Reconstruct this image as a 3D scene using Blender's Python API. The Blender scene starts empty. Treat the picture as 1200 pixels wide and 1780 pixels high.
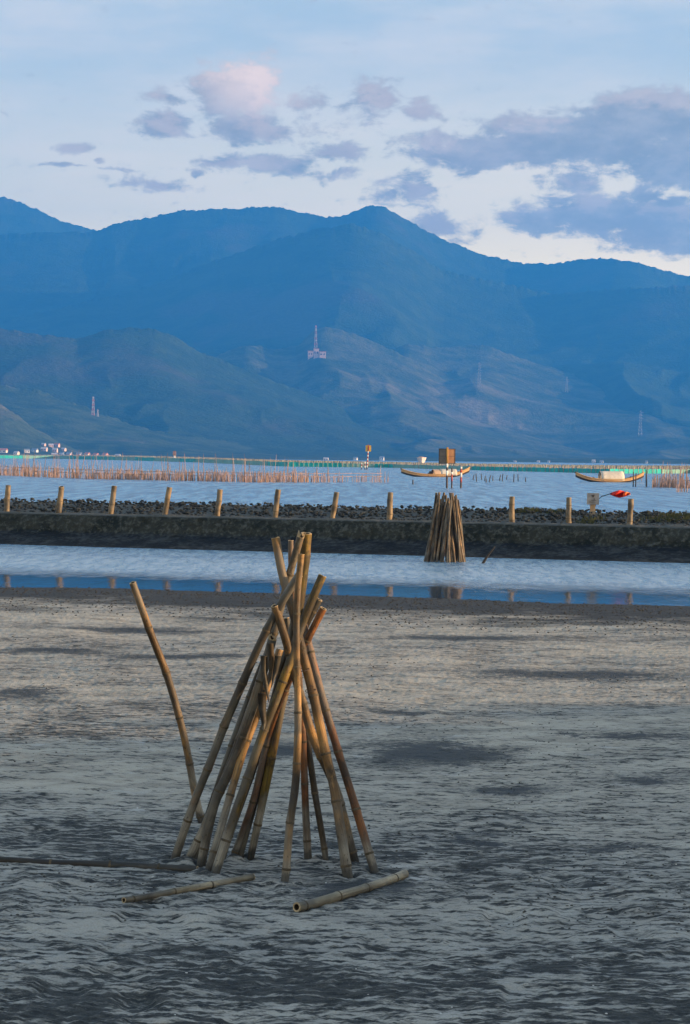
import bpy, math, random
import numpy as np
from mathutils import Vector, Matrix

random.seed(7)
RNG = np.random.default_rng(11)
sc = bpy.context.scene
col = sc.collection
rad = math.radians

# ------------------------------------------------------------------ camera
CAM_Z = 1.9
FPX = 4000.0            # focal length in pixels of a 1200 x 1780 frame
HORIZON = 797.0
ROLL = 0.65
PITCH = math.degrees(math.atan((890 - HORIZON) / FPX))
cam_data = bpy.data.cameras.new('camera')
cam = bpy.data.objects.new('camera', cam_data)
col.objects.link(cam)
cam_data.sensor_fit = 'VERTICAL'
cam_data.sensor_height = 24.0
cam_data.lens = 24.0 * FPX / 1780.0
cam_data.clip_start = 0.1
cam_data.clip_end = 60000
cam.matrix_world = (Matrix.Translation((0, 0, CAM_Z)) @ Matrix.Rotation(rad(90 - PITCH), 4, 'X')
                    @ Matrix.Rotation(rad(ROLL), 4, 'Z'))
sc.camera = cam
CR = cam.matrix_world.to_3x3()

# ------------------------------------------------------------------ light
SUN_EL = 6.0
SUN_AZ = 98.0           # clockwise from the viewing direction
sun_vec = Vector((math.sin(rad(SUN_AZ)) * math.cos(rad(SUN_EL)),
                  math.cos(rad(SUN_AZ)) * math.cos(rad(SUN_EL)), math.sin(rad(SUN_EL))))
sun_data = bpy.data.lights.new('sun', 'SUN')
sun_data.energy = 5.0
sun_data.angle = rad(1.0)
sun_data.color = (1.0, 0.66, 0.36)
sun = bpy.data.objects.new('sun', sun_data)
sun.rotation_euler = sun_vec.to_track_quat('Z', 'Y').to_euler()
col.objects.link(sun)

sc.view_settings.view_transform = 'Standard'
sc.view_settings.look = 'None'
sc.view_settings.exposure = 1.3
sc.view_settings.gamma = 1.0
sc.view_settings.use_curve_mapping = False
sc.render.engine = 'CYCLES'
sc.cycles.use_denoising = True
sc.cycles.max_bounces = 6
sc.cycles.diffuse_bounces = 2
sc.cycles.glossy_bounces = 3
sc.cycles.volume_bounces = 1
sc.cycles.sample_clamp_indirect = 4.0

# ------------------------------------------------------------------ node helper
class NT:
    def __init__(s, tree):
        s.t = tree
        s.n = tree.nodes
        s.l = tree.links
    def add(s, typ, **kw):
        nd = s.n.new(typ)
        for k, v in kw.items():
            setattr(nd, k, v)
        return nd
    def put(s, sock, v):
        if isinstance(v, bpy.types.NodeSocket):
            s.l.new(v, sock)
        elif v is not None:
            if hasattr(sock.default_value, '__len__') and not hasattr(v, '__len__'):
                v = (v,) * len(sock.default_value)
            if hasattr(v, '__len__') and len(sock.default_value) == 4 and len(v) == 3:
                v = (*v, 1.0)
            sock.default_value = v
    def m(s, op, a, b=None, c=None, clamp=False):
        nd = s.add('ShaderNodeMath', operation=op, use_clamp=clamp)
        s.put(nd.inputs[0], a)
        if b is not None: s.put(nd.inputs[1], b)
        if c is not None: s.put(nd.inputs[2], c)
        return nd.outputs[0]
    def v(s, op, a, b=None, c=None):
        nd = s.add('ShaderNodeVectorMath', operation=op)
        s.put(nd.inputs[0], a)
        if b is not None:
            if op == 'SCALE': s.put(nd.inputs[3], b)
            else: s.put(nd.inputs[1], b)
        if c is not None: s.put(nd.inputs[2], c)
        return nd.outputs['Value'] if op in ('LENGTH', 'DOT_PRODUCT', 'DISTANCE') else nd.outputs['Vector']
    def mix(s, f, a, b, blend='MIX'):
        nd = s.add('ShaderNodeMix', data_type='RGBA', blend_type=blend)
        s.put(nd.inputs[0], f); s.put(nd.inputs[6], a); s.put(nd.inputs[7], b)
        return nd.outputs[2]
    def fmix(s, f, a, b):
        nd = s.add('ShaderNodeMix', data_type='FLOAT')
        s.put(nd.inputs[0], f); s.put(nd.inputs[2], a); s.put(nd.inputs[3], b)
        return nd.outputs[0]
    def noise(s, vec, scale, detail=4, rough=0.55, dist=0.0, out='Fac'):
        nd = s.add('ShaderNodeTexNoise')
        if vec is not None: s.put(nd.inputs['Vector'], vec)
        s.put(nd.inputs['Scale'], scale); s.put(nd.inputs['Detail'], detail)
        s.put(nd.inputs['Roughness'], rough); s.put(nd.inputs['Distortion'], dist)
        return nd.outputs[out]
    def ss(s, x, a, b, lo=0.0, hi=1.0):
        nd = s.add('ShaderNodeMapRange', interpolation_type='SMOOTHSTEP')
        s.put(nd.inputs[0], x); s.put(nd.inputs[1], a); s.put(nd.inputs[2], b)
        s.put(nd.inputs[3], lo); s.put(nd.inputs[4], hi)
        return nd.outputs[0]
    def ramp(s, x, stops):
        nd = s.add('ShaderNodeValToRGB')
        el = nd.color_ramp.elements
        while len(el) < len(stops): el.new(0.5)
        for e, (p, c) in zip(el, stops):
            e.position = p; e.color = (*c, 1.0)
        s.put(nd.inputs[0], x)
        return nd.outputs[0]
    def sep(s, vec):
        nd = s.add('ShaderNodeSeparateXYZ'); s.put(nd.inputs[0], vec)
        return nd.outputs
    def comb(s, x, y, z):
        nd = s.add('ShaderNodeCombineXYZ')
        for i, q in enumerate((x, y, z)): s.put(nd.inputs[i], q)
        return nd.outputs[0]

# ------------------------------------------------------------------ sky
world = bpy.data.worlds.new('World')
sc.world = world
world.use_nodes = True
world.cycles.sampling_method = 'MANUAL'
world.cycles.sample_map_resolution = 512
W = NT(world.node_tree)
W.n.clear()
SKY_STRENGTH = 0.15
CLOUDS = [  # px, py, half width, half height, weight
    (405, 165, 88, 68, 1.05), (432, 226, 80, 42, .9), (282, 228, 70, 28, .9), (275, 178, 46, 17, .7),
    (455, 288, 120, 22, .85), (592, 270, 52, 22, .75), (645, 182, 60, 48, .62), (715, 198, 52, 26, .7),
    (530, 190, 32, 26, .62), (120, 275, 34, 14, .75), (165, 291, 18, 9, .7), (262, 322, 100, 17, .75), (150, 305, 110, 5, .5),
    (346, 303, 20, 10, .75), (560, 240, 60, 18, .5),
    (840, 264, 195, 42, 1.15), (1010, 240, 235, 56, 1.4), (1130, 214, 165, 62, 1.45), (1190, 285, 165, 54, 1.3),
    (975, 315, 70, 45, .7), (1075, 375, 230, 48, 1.25), (1160, 412, 160, 42, 1.2), (935, 385, 85, 32, .95),
    (700, 330, 70, 40, .62), (765, 392, 80, 34, .8), (560, 303, 70, 14, .55), (1100, 340, 60, 30, .75),
    (1420, 300, 260, 70, 1.0), (-180, 250, 160, 40, .8), (1650, 420, 240, 60, 1.0), (-420, 330, 180, 40, .9), (780, 250, 60, 20, .6)]
grp = bpy.data.node_groups.new('cloud_density', 'ShaderNodeTree')
grp.interface.new_socket('Vector', in_out='INPUT', socket_type='NodeSocketVector')
grp.interface.new_socket('Density', in_out='OUTPUT', socket_type='NodeSocketFloat')
G = NT(grp)
gi = G.add('NodeGroupInput'); go = G.add('NodeGroupOutput')
P = gi.outputs[0]
warp = G.noise(P, 26.0, 5, 0.62, 0.0, 'Color')
Pw = G.v('MULTIPLY_ADD', G.v('SUBTRACT', warp, (0.5, 0.5, 0.5)), (0.026, 0.013, 0.0), P)
fld = None
for (px, py, rx, ry, w) in CLOUDS:
    iu, iv = FPX / rx, FPX / ry
    q = G.v('MULTIPLY_ADD', Pw, (iu, iv, 0.0), (-(px - 600) / FPX * iu, -(HORIZON - py) / FPX * iv, 0.0))
    d = G.m('MULTIPLY', G.m('SUBTRACT', 1.0, G.v('LENGTH', q)), w)
    fld = d if fld is None else G.m('MAXIMUM', fld, d)
f1 = G.noise(G.v('MULTIPLY', P, (1.0, 2.0, 1.0)), 70.0, 7, 0.68, 0.3)
xs = G.sep(P)
wide = G.noise(G.v('MULTIPLY', P, (1.0, 3.2, 1.0)), 5.0, 3, 0.5)
away = G.m('MAXIMUM', G.ss(G.m('ABSOLUTE', xs[0]), 0.17, 0.30), G.ss(xs[1], 0.20, 0.32))
bg = G.m('MULTIPLY', G.ss(wide, 0.50, 0.72), G.m('MULTIPLY', away, 0.7))
fld = G.m('MAXIMUM', fld, G.m('SUBTRACT', bg, 0.2))
dens = G.m('ADD', G.m('MAXIMUM', fld, -0.9), G.m('MULTIPLY', G.m('SUBTRACT', f1, 0.5), 2.1))
G.put(go.inputs[0], G.ss(dens, -0.02, 0.50))

tc = W.add('ShaderNodeTexCoord')
dx, dy, dz = W.sep(tc.outputs['Generated'])
az = W.m('ARCTAN2', dx, dy)
el = W.m('ARCSINE', dz)
uv = W.comb(az, el, 0.0)
def cloud(vec):
    nd = W.add('ShaderNodeGroup'); nd.node_tree = grp
    W.put(nd.inputs[0], vec)
    return nd.outputs[0]
d0 = cloud(uv)
d1 = cloud(W.v('ADD', uv, (0.0100, 0.0065, 0.0)))
sky = W.add('ShaderNodeTexSky', sky_type='NISHITA', sun_disc=False)
sky.sun_elevation = rad(SUN_EL)
sky.sun_rotation = rad(SUN_AZ)
sky.air_density = 1.0
sky.dust_density = 1.0
sky.ozone_density = 1.5
sky.altitude = 0
skyc = W.v('SCALE', sky.outputs[0], SKY_STRENGTH)
veil_n = W.noise(W.v('MULTIPLY', uv, (1.0, 4.0, 1.0)), 11.0, 5, 0.6)
veil = W.m('MULTIPLY', W.ss(veil_n, 0.30, 0.75), 0.5)
VEIL = W.mix(W.ss(el, 0.15, 0.9), (0.47, 0.43, 0.36), (0.27, 0.36, 0.44))
base = W.mix(W.m('ADD', veil, 0.45), skyc, VEIL)
warmth = W.ss(el, 0.19, 0.03)
side = W.ss(az, -0.30, 0.16, 0.55, 1.0)
base = W.mix(W.m('MULTIPLY', W.m('MULTIPLY', warmth, side), 0.92), base, (1.62, 1.14, 0.44))
high = W.ss(W.v('LENGTH', W.v('MULTIPLY_ADD', uv, (38.0, 52.0, 0), ((600 - 425) / FPX * 38.0, -(HORIZON - 150) / FPX * 52.0, 0))), 1.25, 0.15)
lit = W.m('ADD', W.m('MULTIPLY', W.m('SUBTRACT', d0, d1), 0.16), W.m('MULTIPLY', high, 0.40), clamp=True)
pinky = W.ss(W.noise(uv, 9.0, 2, 0.5), 0.42, 0.62)
inner = W.ss(W.noise(W.v('MULTIPLY', uv, (1.0, 1.9, 1.0)), 34.0, 6, 0.65), 0.36, 0.66)
ccol = W.mix(inner, (0.215, 0.180, 0.120), (0.335, 0.275, 0.195))
ccol = W.mix(lit, ccol, (1.10, 0.72, 0.46))
ccol = W.mix(W.m('MULTIPLY', pinky, 0.08), ccol, (0.46, 0.27, 0.22))
skyall = W.mix(W.m('MULTIPLY', d0, 0.93), base, ccol)
bgd = W.add('ShaderNodeBackground')
W.put(bgd.inputs[0], skyall); bgd.inputs[1].default_value = 1.0
wo = W.add('ShaderNodeOutputWorld')
W.l.new(bgd.outputs[0], wo.inputs[0])

# ------------------------------------------------------------------ placing
def ray(px, py):
    d = CR @ Vector(((px - 600) / FPX, -(py - 890) / FPX, -1.0))
    return d
def at(px, py, z=0.0):
    d = ray(px, py)
    t = (z - CAM_Z) / d.z
    return Vector((d.x * t, d.y * t, z))
def atd(px, py, depth):
    d = ray(px, py)
    t = depth / d.y
    return Vector((d.x * t, depth, CAM_Z + d.z * t))
def pxm(depth):           # metres in one photo pixel
    return depth / FPX

# ------------------------------------------------------------------ noise in numpy
def _hash(ix, iy, seed):
    h = (ix.astype(np.int64) * 374761393 + iy.astype(np.int64) * 668265263 + seed * 974711) & 0xFFFFFFFF
    h = ((h ^ (h >> 13)) * 1274126177) & 0xFFFFFFFF
    h = h ^ (h >> 16)
    return (h & 0xFFFFFF) / float(0xFFFFFF)
def vnoise(x, y, seed=0):
    x = np.asarray(x, float); y = np.asarray(y, float)
    ix = np.floor(x); iy = np.floor(y)
    fx = x - ix; fy = y - iy
    fx = fx * fx * fx * (fx * (fx * 6 - 15) + 10); fy = fy * fy * fy * (fy * (fy * 6 - 15) + 10)
    a = _hash(ix, iy, seed); b = _hash(ix + 1, iy, seed); c = _hash(ix, iy + 1, seed); d = _hash(ix + 1, iy + 1, seed)
    return (a + (b - a) * fx) * (1 - fy) + (c + (d - c) * fx) * fy
def fbm(x, y, octv=4, seed=0, gain=0.5, ridged=False):
    s = 0; a = 1; t = 0
    for o in range(octv):
        n = vnoise(x * 2 ** o + 17.3 * o, y * 2 ** o - 9.1 * o, seed + o)
        if ridged: n = 1 - np.abs(2 * n - 1)
        s = s + a * n; t += a; a *= gain
    return s / t
def sstep(x, a, b):
    t = np.clip((np.asarray(x, float) - a) / (b - a), 0, 1)
    return t * t * (3 - 2 * t)

# ------------------------------------------------------------------ meshes
def mesh_np(name, verts, quads, smooth=True):
    me = bpy.data.meshes.new(name)
    verts = np.asarray(verts, np.float32); quads = np.asarray(quads, np.int32)
    me.vertices.add(len(verts)); me.vertices.foreach_set('co', verts.ravel())
    k = quads.shape[1]
    me.loops.add(quads.size); me.loops.foreach_set('vertex_index', quads.ravel())
    me.polygons.add(len(quads))
    me.polygons.foreach_set('loop_start', np.arange(0, quads.size, k, dtype=np.int32))
    me.polygons.foreach_set('loop_total', np.full(len(quads), k, np.int32))
    me.polygons.foreach_set('use_smooth', np.full(len(quads), smooth, bool))
    me.update(calc_edges=True); me.validate()
    return me
def grid_quads(nr, nc):
    i = np.arange(nr - 1)[:, None] * nc + np.arange(nc - 1)[None, :]
    return np.stack([i, i + 1, i + nc + 1, i + nc], -1).reshape(-1, 4)
def link(name, me, m=None, parent=None, **props):
    o = bpy.data.objects.new(name, me)
    col.objects.link(o)
    if m is not None and me is not None and not me.materials: me.materials.append(m)
    if parent is not None: o.parent = parent
    for k, v in props.items(): o[k] = v
    return o
def thing(name, label, cat, loc=(0, 0, 0), group=None):
    o = bpy.data.objects.new(name, None); col.objects.link(o)
    o.location = loc; o['label'] = label; o['category'] = cat
    o.empty_display_size = 0.1
    if group: o['group'] = group
    return o
def tag(o, label, cat, group=None):
    o['label'] = label; o['category'] = cat
    if group: o['group'] = group
    return o
class MB:
    def __init__(s): s.v = []; s.f = []; s.sm = []
    def face(s, pts, smooth=False):
        b = len(s.v); s.v += [tuple(p) for p in pts]; s.f.append(tuple(range(b, b + len(pts)))); s.sm.append(smooth)
    def box(s, c, size, rot=None):
        hx, hy, hz = (q / 2 for q in size); b = len(s.v)
        for z in (-hz, hz):
            for (x, y) in ((-hx, -hy), (hx, -hy), (hx, hy), (-hx, hy)):
                p = Vector((x, y, z))
                if rot is not None: p = rot @ p
                s.v.append(tuple(p + Vector(c)))
        for q in ((0, 3, 2, 1), (4, 5, 6, 7), (0, 1, 5, 4), (1, 2, 6, 5), (2, 3, 7, 6), (3, 0, 4, 7)):
            s.f.append(tuple(b + i for i in q)); s.sm.append(False)
    def tube(s, pts, radii, n=8, caps=True, smooth=True):
        pts = [Vector(p) for p in pts]; b = len(s.v)
        for i, p in enumerate(pts):
            d = (pts[min(i + 1, len(pts) - 1)] - pts[max(i - 1, 0)]).normalized()
            a = Vector((1, 0, 0)) if abs(d.x) < 0.8 else Vector((0, 1, 0))
            u = d.cross(a).normalized(); w = d.cross(u)
            r = radii[i] if hasattr(radii, '__len__') else radii
            for k in range(n):
                t = 2 * math.pi * k / n
                s.v.append(tuple(p + u * (r * math.cos(t)) + w * (r * math.sin(t))))
        for i in range(len(pts) - 1):
            for k in range(n):
                k2 = (k + 1) % n
                s.f.append((b + i * n + k, b + i * n + k2, b + (i + 1) * n + k2, b + (i + 1) * n + k)); s.sm.append(smooth)
        if caps:
            s.f.append(tuple(b + k for k in range(n))[::-1]); s.sm.append(False)
            e = b + (len(pts) - 1) * n
            s.f.append(tuple(e + k for k in range(n))); s.sm.append(False)
    def mesh(s, name):
        me = bpy.data.meshes.new(name)
        me.from_pydata(s.v, [], s.f)
        me.polygons.foreach_set('use_smooth', s.sm)
        me.update()
        return me
    def build(s, name, m, parent=None, **props):
        return link(name, s.mesh(name), m, parent, **props)

# ------------------------------------------------------------------ materials
def mat(name):
    m = bpy.data.materials.new(name); m.use_nodes = True
    t = NT(m.node_tree); t.n.clear()
    b = t.add('ShaderNodeBsdfPrincipled'); o = t.add('ShaderNodeOutputMaterial')
    t.l.new(b.outputs[0], o.inputs[0])
    return m, t, b
def setb(t, b, color=None, rough=None, spec=None, normal=None):
    if color is not None: t.put(b.inputs['Base Color'], color)
    if rough is not None: t.put(b.inputs['Roughness'], rough)
    if spec is not None: t.put(b.inputs['Specular IOR Level'], spec)
    if normal is not None: t.l.new(normal, b.inputs['Normal'])
def bump(t, h, strength=0.5, dist=0.02):
    nd = t.add('ShaderNodeBump'); t.put(nd.inputs['Height'], h)
    t.put(nd.inputs['Strength'], strength); t.put(nd.inputs['Distance'], dist)
    return nd.outputs[0]
def worn(name, c1, c2, scale=4.0, rough=0.75, bmp=0.3, bdist=0.01, spec=0.3, stretch=(1, 1, 1)):
    m, t, b = mat(name)
    co = t.add('ShaderNodeTexCoord').outputs['Object']
    co = t.v('MULTIPLY', co, stretch)
    n1 = t.noise(co, scale, 6, 0.6); n2 = t.noise(co, scale * 6, 4, 0.6)
    f = t.ss(t.m('ADD', t.m('MULTIPLY', n1, 0.7), t.m('MULTIPLY', n2, 0.3)), 0.35, 0.65)
    setb(t, b, t.mix(f, c1, c2), rough, spec, bump(t, n2, bmp, bdist))
    return m

# ------------------------------------------------------------------ pond and bank lines
WATER_Z = -0.10
NE0, NE1 = at(0, 1016, WATER_Z), at(1200, 1052, WATER_Z)      # near edge of the pond
FE0, FE1 = at(0, 946, WATER_Z), at(1200, 979, WATER_Z)        # foot of the far bank
def line_frame(a, b):
    d = (b - a); d.z = 0; d.normalize()
    n = Vector((-d.y, d.x, 0))
    if n.y < 0: n = -n
    return d, n
NED, NEN = line_frame(NE0, NE1)
FED, FEN = line_frame(FE0, FE1)
def shore_dist(x, y):      # metres on the near side of the pond edge (negative in the water)
    return -((x - NE0.x) * NEN.x + (y - NE0.y) * NEN.y)

# ------------------------------------------------------------------ mud flat
def mud_height(x, y):
    sd = shore_dist(x, y)
    wob = 0.8 * (fbm(x * 0.35, y * 0.22, 3, 5) - 0.5)
    z = np.where(sd > 3.4, 0.0, -0.10 + 0.10 * sstep(sd + wob, -0.1, 3.6))
    z = np.where(sd + wob < 0.1, -0.10 - 0.12 * (0.1 - sd - wob), z)
    z = np.maximum(z, -0.6)
    amp = 0.35 + 0.65 * sstep(sd, -0.5, 6.0)
    swell = (fbm(x * 0.55, y * 0.45, 3, 21) - 0.5) * 0.055
    bumps = (fbm(x * 5.2, y * 5.0, 4, 31, 0.6) - 0.5) * 0.030
    chop = (fbm(x * 10.0 + 2.0 * fbm(x * 2, y * 2, 2, 77), y * 15.0, 3, 41, 0.6, True) - 0.5) * 0.011
    fine = (fbm(x * 34, y * 34, 3, 51) - 0.5) * 0.011
    patch = sstep(fbm(x * 0.5 + 5, y * 0.33, 3, 61), 0.32, 0.62)
    near = sstep(-y, -17, -8.5)
    rough = (0.35 + 0.65 * patch) * (0.22 + 0.78 * near)
    pits = -0.022 * sstep(vnoise(x * 2.6 + 3.1, y * 2.1, 91) * 0.6 + vnoise(x * 6, y * 5, 92) * 0.4, 0.60, 0.78)
    z = z + amp * (swell + rough * (bumps + chop + pits) + fine)
    return z
uc = np.concatenate([-np.geomspace(0.19, 5.0, 26)[::-1], np.linspace(-0.187, 0.187, 560), np.geomspace(0.19, 5.0, 26)])
yr = np.concatenate([[1.2, 2.2, 3.2, 4.2, 5.0], 1.0 / np.linspace(1 / 5.6, 1 / 40.0, 1080)])
YY, UU = np.meshgrid(yr, uc, indexing='ij')
XX = UU * YY
ZZ = mud_height(XX, YY)
# small heaps pushed up round the feet of the poles are added later through FEET
FEET = []

PATCHES = [(745, 1305, 160, 26), (1095, 1279, 120, 9), (1135, 1356, 75, 13), (890, 1372, 95, 10), (1010, 1172, 230, 11), (55, 1207, 80, 15),
           (330, 1141, 160, 5), (480, 1302, 130, 12), (850, 1457, 70, 8), (1080, 1472, 90, 10), (620, 1545, 120, 16), (90, 1130, 130, 6), (250, 1095, 160, 5), (800, 1110, 170, 5), (700, 1240, 90, 4)]
def mud_material():
    m, t, b = mat('mud')
    pos = t.add('ShaderNodeNewGeometry').outputs['Position']
    flat = t.v('MULTIPLY', pos, (1, 1, 0))
    sd = t.m('MULTIPLY', t.v('DOT_PRODUCT', t.v('SUBTRACT', pos, tuple(NE0)), tuple(NEN)), -1.0)
    yy = t.sep(pos)[1]
    big = t.noise(t.v('MULTIPLY', flat, (0.30, 0.50, 1)), 1.0, 4, 0.6)
    mid = t.noise(t.v('MULTIPLY', flat, (0.8, 1.25, 1)), 2.3, 5, 0.65, 0.5)
    flat2 = t.v('MULTIPLY', t.v('ADD', flat, t.comb(0, t.m('MULTIPLY', t.sep(flat)[0], 0.10), 0)), (1, 1, 1))
    fin = t.noise(t.v('MULTIPLY', flat2, (0.38, 1.15, 1)), 14.0, 5, 0.68, 0.5)
    fin2 = t.noise(t.v('MULTIPLY', t.v('ADD', flat, (5.3, 7.7, 0)), (0.42, 1.15, 1)), 26.0, 4, 0.65, 0.4)
    grit = t.noise(flat, 130.0, 3, 0.7)
    # pale dried crust
    crust = t.mix(t.ss(mid, 0.3, 0.7), (0.32, 0.288, 0.238), (0.52, 0.468, 0.385))
    crust = t.mix(t.ss(big, 0.35, 0.65), t.mix(0.4, crust, (0.22, 0.23, 0.23)), crust)
    crust = t.mix(t.ss(yy, 14.0, 9.0, 0.0, 0.35), crust, (0.28, 0.30, 0.305))
    # wet mud showing through it, plus shade of hollows painted as dark dashes
    v = t.m('ADD', t.m('MULTIPLY', fin, 0.50), t.m('ADD', t.m('MULTIPLY', mid, 0.16), t.m('MULTIPLY', fin2, 0.34)))
    v = t.m('ADD', v, t.m('MULTIPLY', t.m('SUBTRACT', big, 0.5), 0.22))
    v = t.m('ADD', v, t.ss(t.m('ADD', yy, t.m('MULTIPLY', t.m('SUBTRACT', big, 0.5), 3.0)), 7.2, 8.7, -0.080, 0.004))  # more of the dark tone towards the near end of the flat
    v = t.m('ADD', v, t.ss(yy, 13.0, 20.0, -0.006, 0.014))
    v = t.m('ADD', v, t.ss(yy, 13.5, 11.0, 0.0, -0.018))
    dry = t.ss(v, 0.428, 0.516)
    damp_shade = t.mix(t.ss(fin2, 0.35, 0.65), (0.024, 0.029, 0.032), (0.075, 0.077, 0.074))
    c = t.mix(dry, damp_shade, crust)
    salt = t.m('MULTIPLY', t.ss(t.noise(t.v('MULTIPLY', flat, (0.8, 1.6, 1)), 2.6, 6, 0.7), 0.56, 0.70), 0.6)
    c = t.mix(t.m('MULTIPLY', salt, t.ss(dry, 0.2, 0.8)), c, (0.52, 0.51, 0.49))
    # soaked patches
    warp = t.v('MULTIPLY_ADD', t.v('SUBTRACT', t.noise(flat, 2.2, 5, 0.65, 0.0, 'Color'), (0.5, 0.5, 0.5)), (1.1, 1.0, 0), flat)
    pf = None
    for (px, py, rx, ry) in PATCHES:
        p = at(px, py, 0); k = pxm(p.y)
        iu, iv = 1 / (rx * k), 1 / (ry * p.y ** 2 / (CAM_Z * FPX))
        d = t.m('SUBTRACT', 1.0, t.v('LENGTH', t.v('MULTIPLY_ADD', warp, (iu, iv, 0), (-p.x * iu, -p.y * iv, 0))))
        pf = d if pf is None else t.m('MAXIMUM', pf, d)
    pud = t.ss(t.m('ADD', pf, t.m('MULTIPLY', t.m('ADD', t.m('SUBTRACT', fin, 0.5), t.m('MULTIPLY', t.m('SUBTRACT', fin2, 0.5), 0.6)), 3.6)), 0.0, 0.55)
    pud = t.m('MULTIPLY', pud, 0.93)
    c = t.mix(pud, c, (0.026, 0.033, 0.040))
    edge = t.m('ADD', sd, t.m('MULTIPLY', t.m('SUBTRACT', t.noise(t.v('MULTIPLY', flat, (0.35, 0.5, 1)), 1.3, 6, 0.72), 0.5), 12.0))
    wetb = t.ss(edge, 6.8, 3.8)
    black = t.mix(t.ss(t.noise(flat, 5.0, 5, 0.75), 0.38, 0.68), (0.012, 0.013, 0.014), (0.050, 0.048, 0.044))
    c = t.mix(wetb, c, black)
    c = t.mix(t.m('MULTIPLY', t.ss(grit, 0.42, 0.70), 0.42), c, t.mix(0.7, c, (0.02, 0.022, 0.024)))
    c = t.mix(t.m('MULTIPLY', t.ss(grit, 0.42, 0.30), 0.25), c, (0.45, 0.44, 0.42))
    r = t.fmix(t.m('MAXIMUM', wetb, pud), 0.92, 0.72)
    hh = t.m('ADD', t.m('MULTIPLY', fin, 0.8), t.m('ADD', t.m('MULTIPLY', fin2, 0.5), t.m('MULTIPLY', grit, 0.22)))
    setb(t, b, c, r, 0.22, bump(t, hh, 0.7, 0.04))
    return m
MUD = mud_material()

# ------------------------------------------------------------------ ground sheet out to the horizon (lake bed)
bed_m = worn('lake_bed', (0.05, 0.05, 0.045), (0.09, 0.085, 0.07), 0.02, 0.95)
gx = np.concatenate([-np.geomspace(60, 3150, 10)[::-1], np.linspace(-50, 50, 9), np.geomspace(60, 3150, 10)])
gy = np.concatenate([-np.geomspace(6, 800, 8)[::-1], [1.5, 20, 40, 60, 80], np.geomspace(100, 10600, 16)])
GY, GX = np.meshgrid(gy, gx, indexing='ij')
GZ = np.where(GY < 2, -0.06, -1.4)
link('ground', mesh_np('ground', np.stack([GX, GY, GZ], -1).reshape(-1, 3), grid_quads(len(gy), len(gx))), bed_m, kind='structure')

# added unseen bank at right, its crest shaped to keep low sun off the near mud
bx_ = np.linspace(0, 1, 24); by_ = np.linspace(-14, 27, 420)
BY, BS = np.meshgrid(by_, bx_, indexing='ij')
crest = 1.80 + 0.32 * (fbm(BY * 0.5, BY * 0 + 1, 4, 71) - 0.5)
endf = sstep(25.5 - BY, 0, 16.0)
crest = crest + 0.8 * (fbm(BY * 1.3, BY * 0 + 4, 4, 73, 0.6) - 0.5) * sstep(BY, 9.0, 13.0)
BXx = 6.2 + BS * 9.0 + 0.10 * BY
BZ = -0.15 + (crest * endf + 0.1) * np.sin(np.pi * np.clip(BS, 0, 1)) ** 0.7 + 0.10 * (fbm(BXx * 2, BY * 2, 3, 72) - 0.5)
link('shade_bank', mesh_np('shade_bank', np.stack([BXx, BY, BZ], -1).reshape(-1, 3), grid_quads(len(by_), len(bx_))), MUD, kind='structure')

# ------------------------------------------------------------------ water
def water_material(name, calm=False):
    m, t, b = mat(name)
    pos = t.add('ShaderNodeNewGeometry').outputs['Position']
    if calm:
        sd = t.v('DOT_PRODUCT', t.v('SUBTRACT', pos, tuple(NE0)), tuple(NEN))
        sd = t.m('ADD', sd, t.m('MULTIPLY', t.m('SUBTRACT', t.noise(t.v('MULTIPLY', pos, (0.35, 0.9, 1)), 1.0, 4, 0.65), 0.5), 2.8))
        sdr = t.m('ADD', sd, t.m('MULTIPLY', t.m('SUBTRACT', t.noise(t.v('MULTIPLY', pos, (4.0, 1.2, 1)), 1.0, 4, 0.7), 0.5), 3.0))
        rip = t.ss(sdr, 1.8, 6.0)
        n = t.m('ADD', t.m('MULTIPLY', t.noise(pos, 9.0, 3, 0.6), 0.5), t.m('MULTIPLY', t.noise(t.v('MULTIPLY', pos, (1, 1.5, 1)), 3.0, 3, 0.6), 1.0))
        streak = t.noise(t.v('MULTIPLY', pos, (5.0, 0.9, 1)), 1.0, 4, 0.7, 0.4)
        n = t.m('ADD', n, t.m('MULTIPLY', streak, 2.0))
        st = t.fmix(rip, 0.03, 0.75)
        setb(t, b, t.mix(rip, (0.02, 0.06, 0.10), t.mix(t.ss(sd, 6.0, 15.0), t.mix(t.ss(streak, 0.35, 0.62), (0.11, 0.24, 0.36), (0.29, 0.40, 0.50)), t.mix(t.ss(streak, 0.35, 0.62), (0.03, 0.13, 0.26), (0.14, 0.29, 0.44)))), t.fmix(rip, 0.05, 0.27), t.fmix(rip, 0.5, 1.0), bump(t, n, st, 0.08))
    else:
        n = t.m('ADD', t.m('MULTIPLY', t.noise(t.v('MULTIPLY', pos, (1, 1.0, 1)), 2.2, 4, 0.62), 1.0),
                t.m('MULTIPLY', t.noise(t.v('MULTIPLY', pos, (0.25, 0.10, 1)), 1.0, 3, 0.55), 1.2))
        setb(t, b, t.mix(t.ss(t.noise(t.v('MULTIPLY', pos, (1.3, 0.10, 1)), 1.0, 5, 0.72), 0.38, 0.62), (0.02, 0.13, 0.26), (0.14, 0.35, 0.53)), 0.24, 0.9, bump(t, n, 0.8, 0.25))
    b.inputs['IOR'].default_value = 1.33
    return m
ext = 60
def quadgrid(name, p00, p10, p11, p01, n, m, z):
    vs = []
    for i in range(n + 1):
        for j in range(n + 1):
            a, c = i / n, j / n
            p = (p00.lerp(p10, c)).lerp(p01.lerp(p11, c), a); p.z = z
            vs.append(tuple(p))
    o = link(name, mesh_np(name, vs, grid_quads(n + 1, n + 1)), m, kind='structure')
    return o
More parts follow.
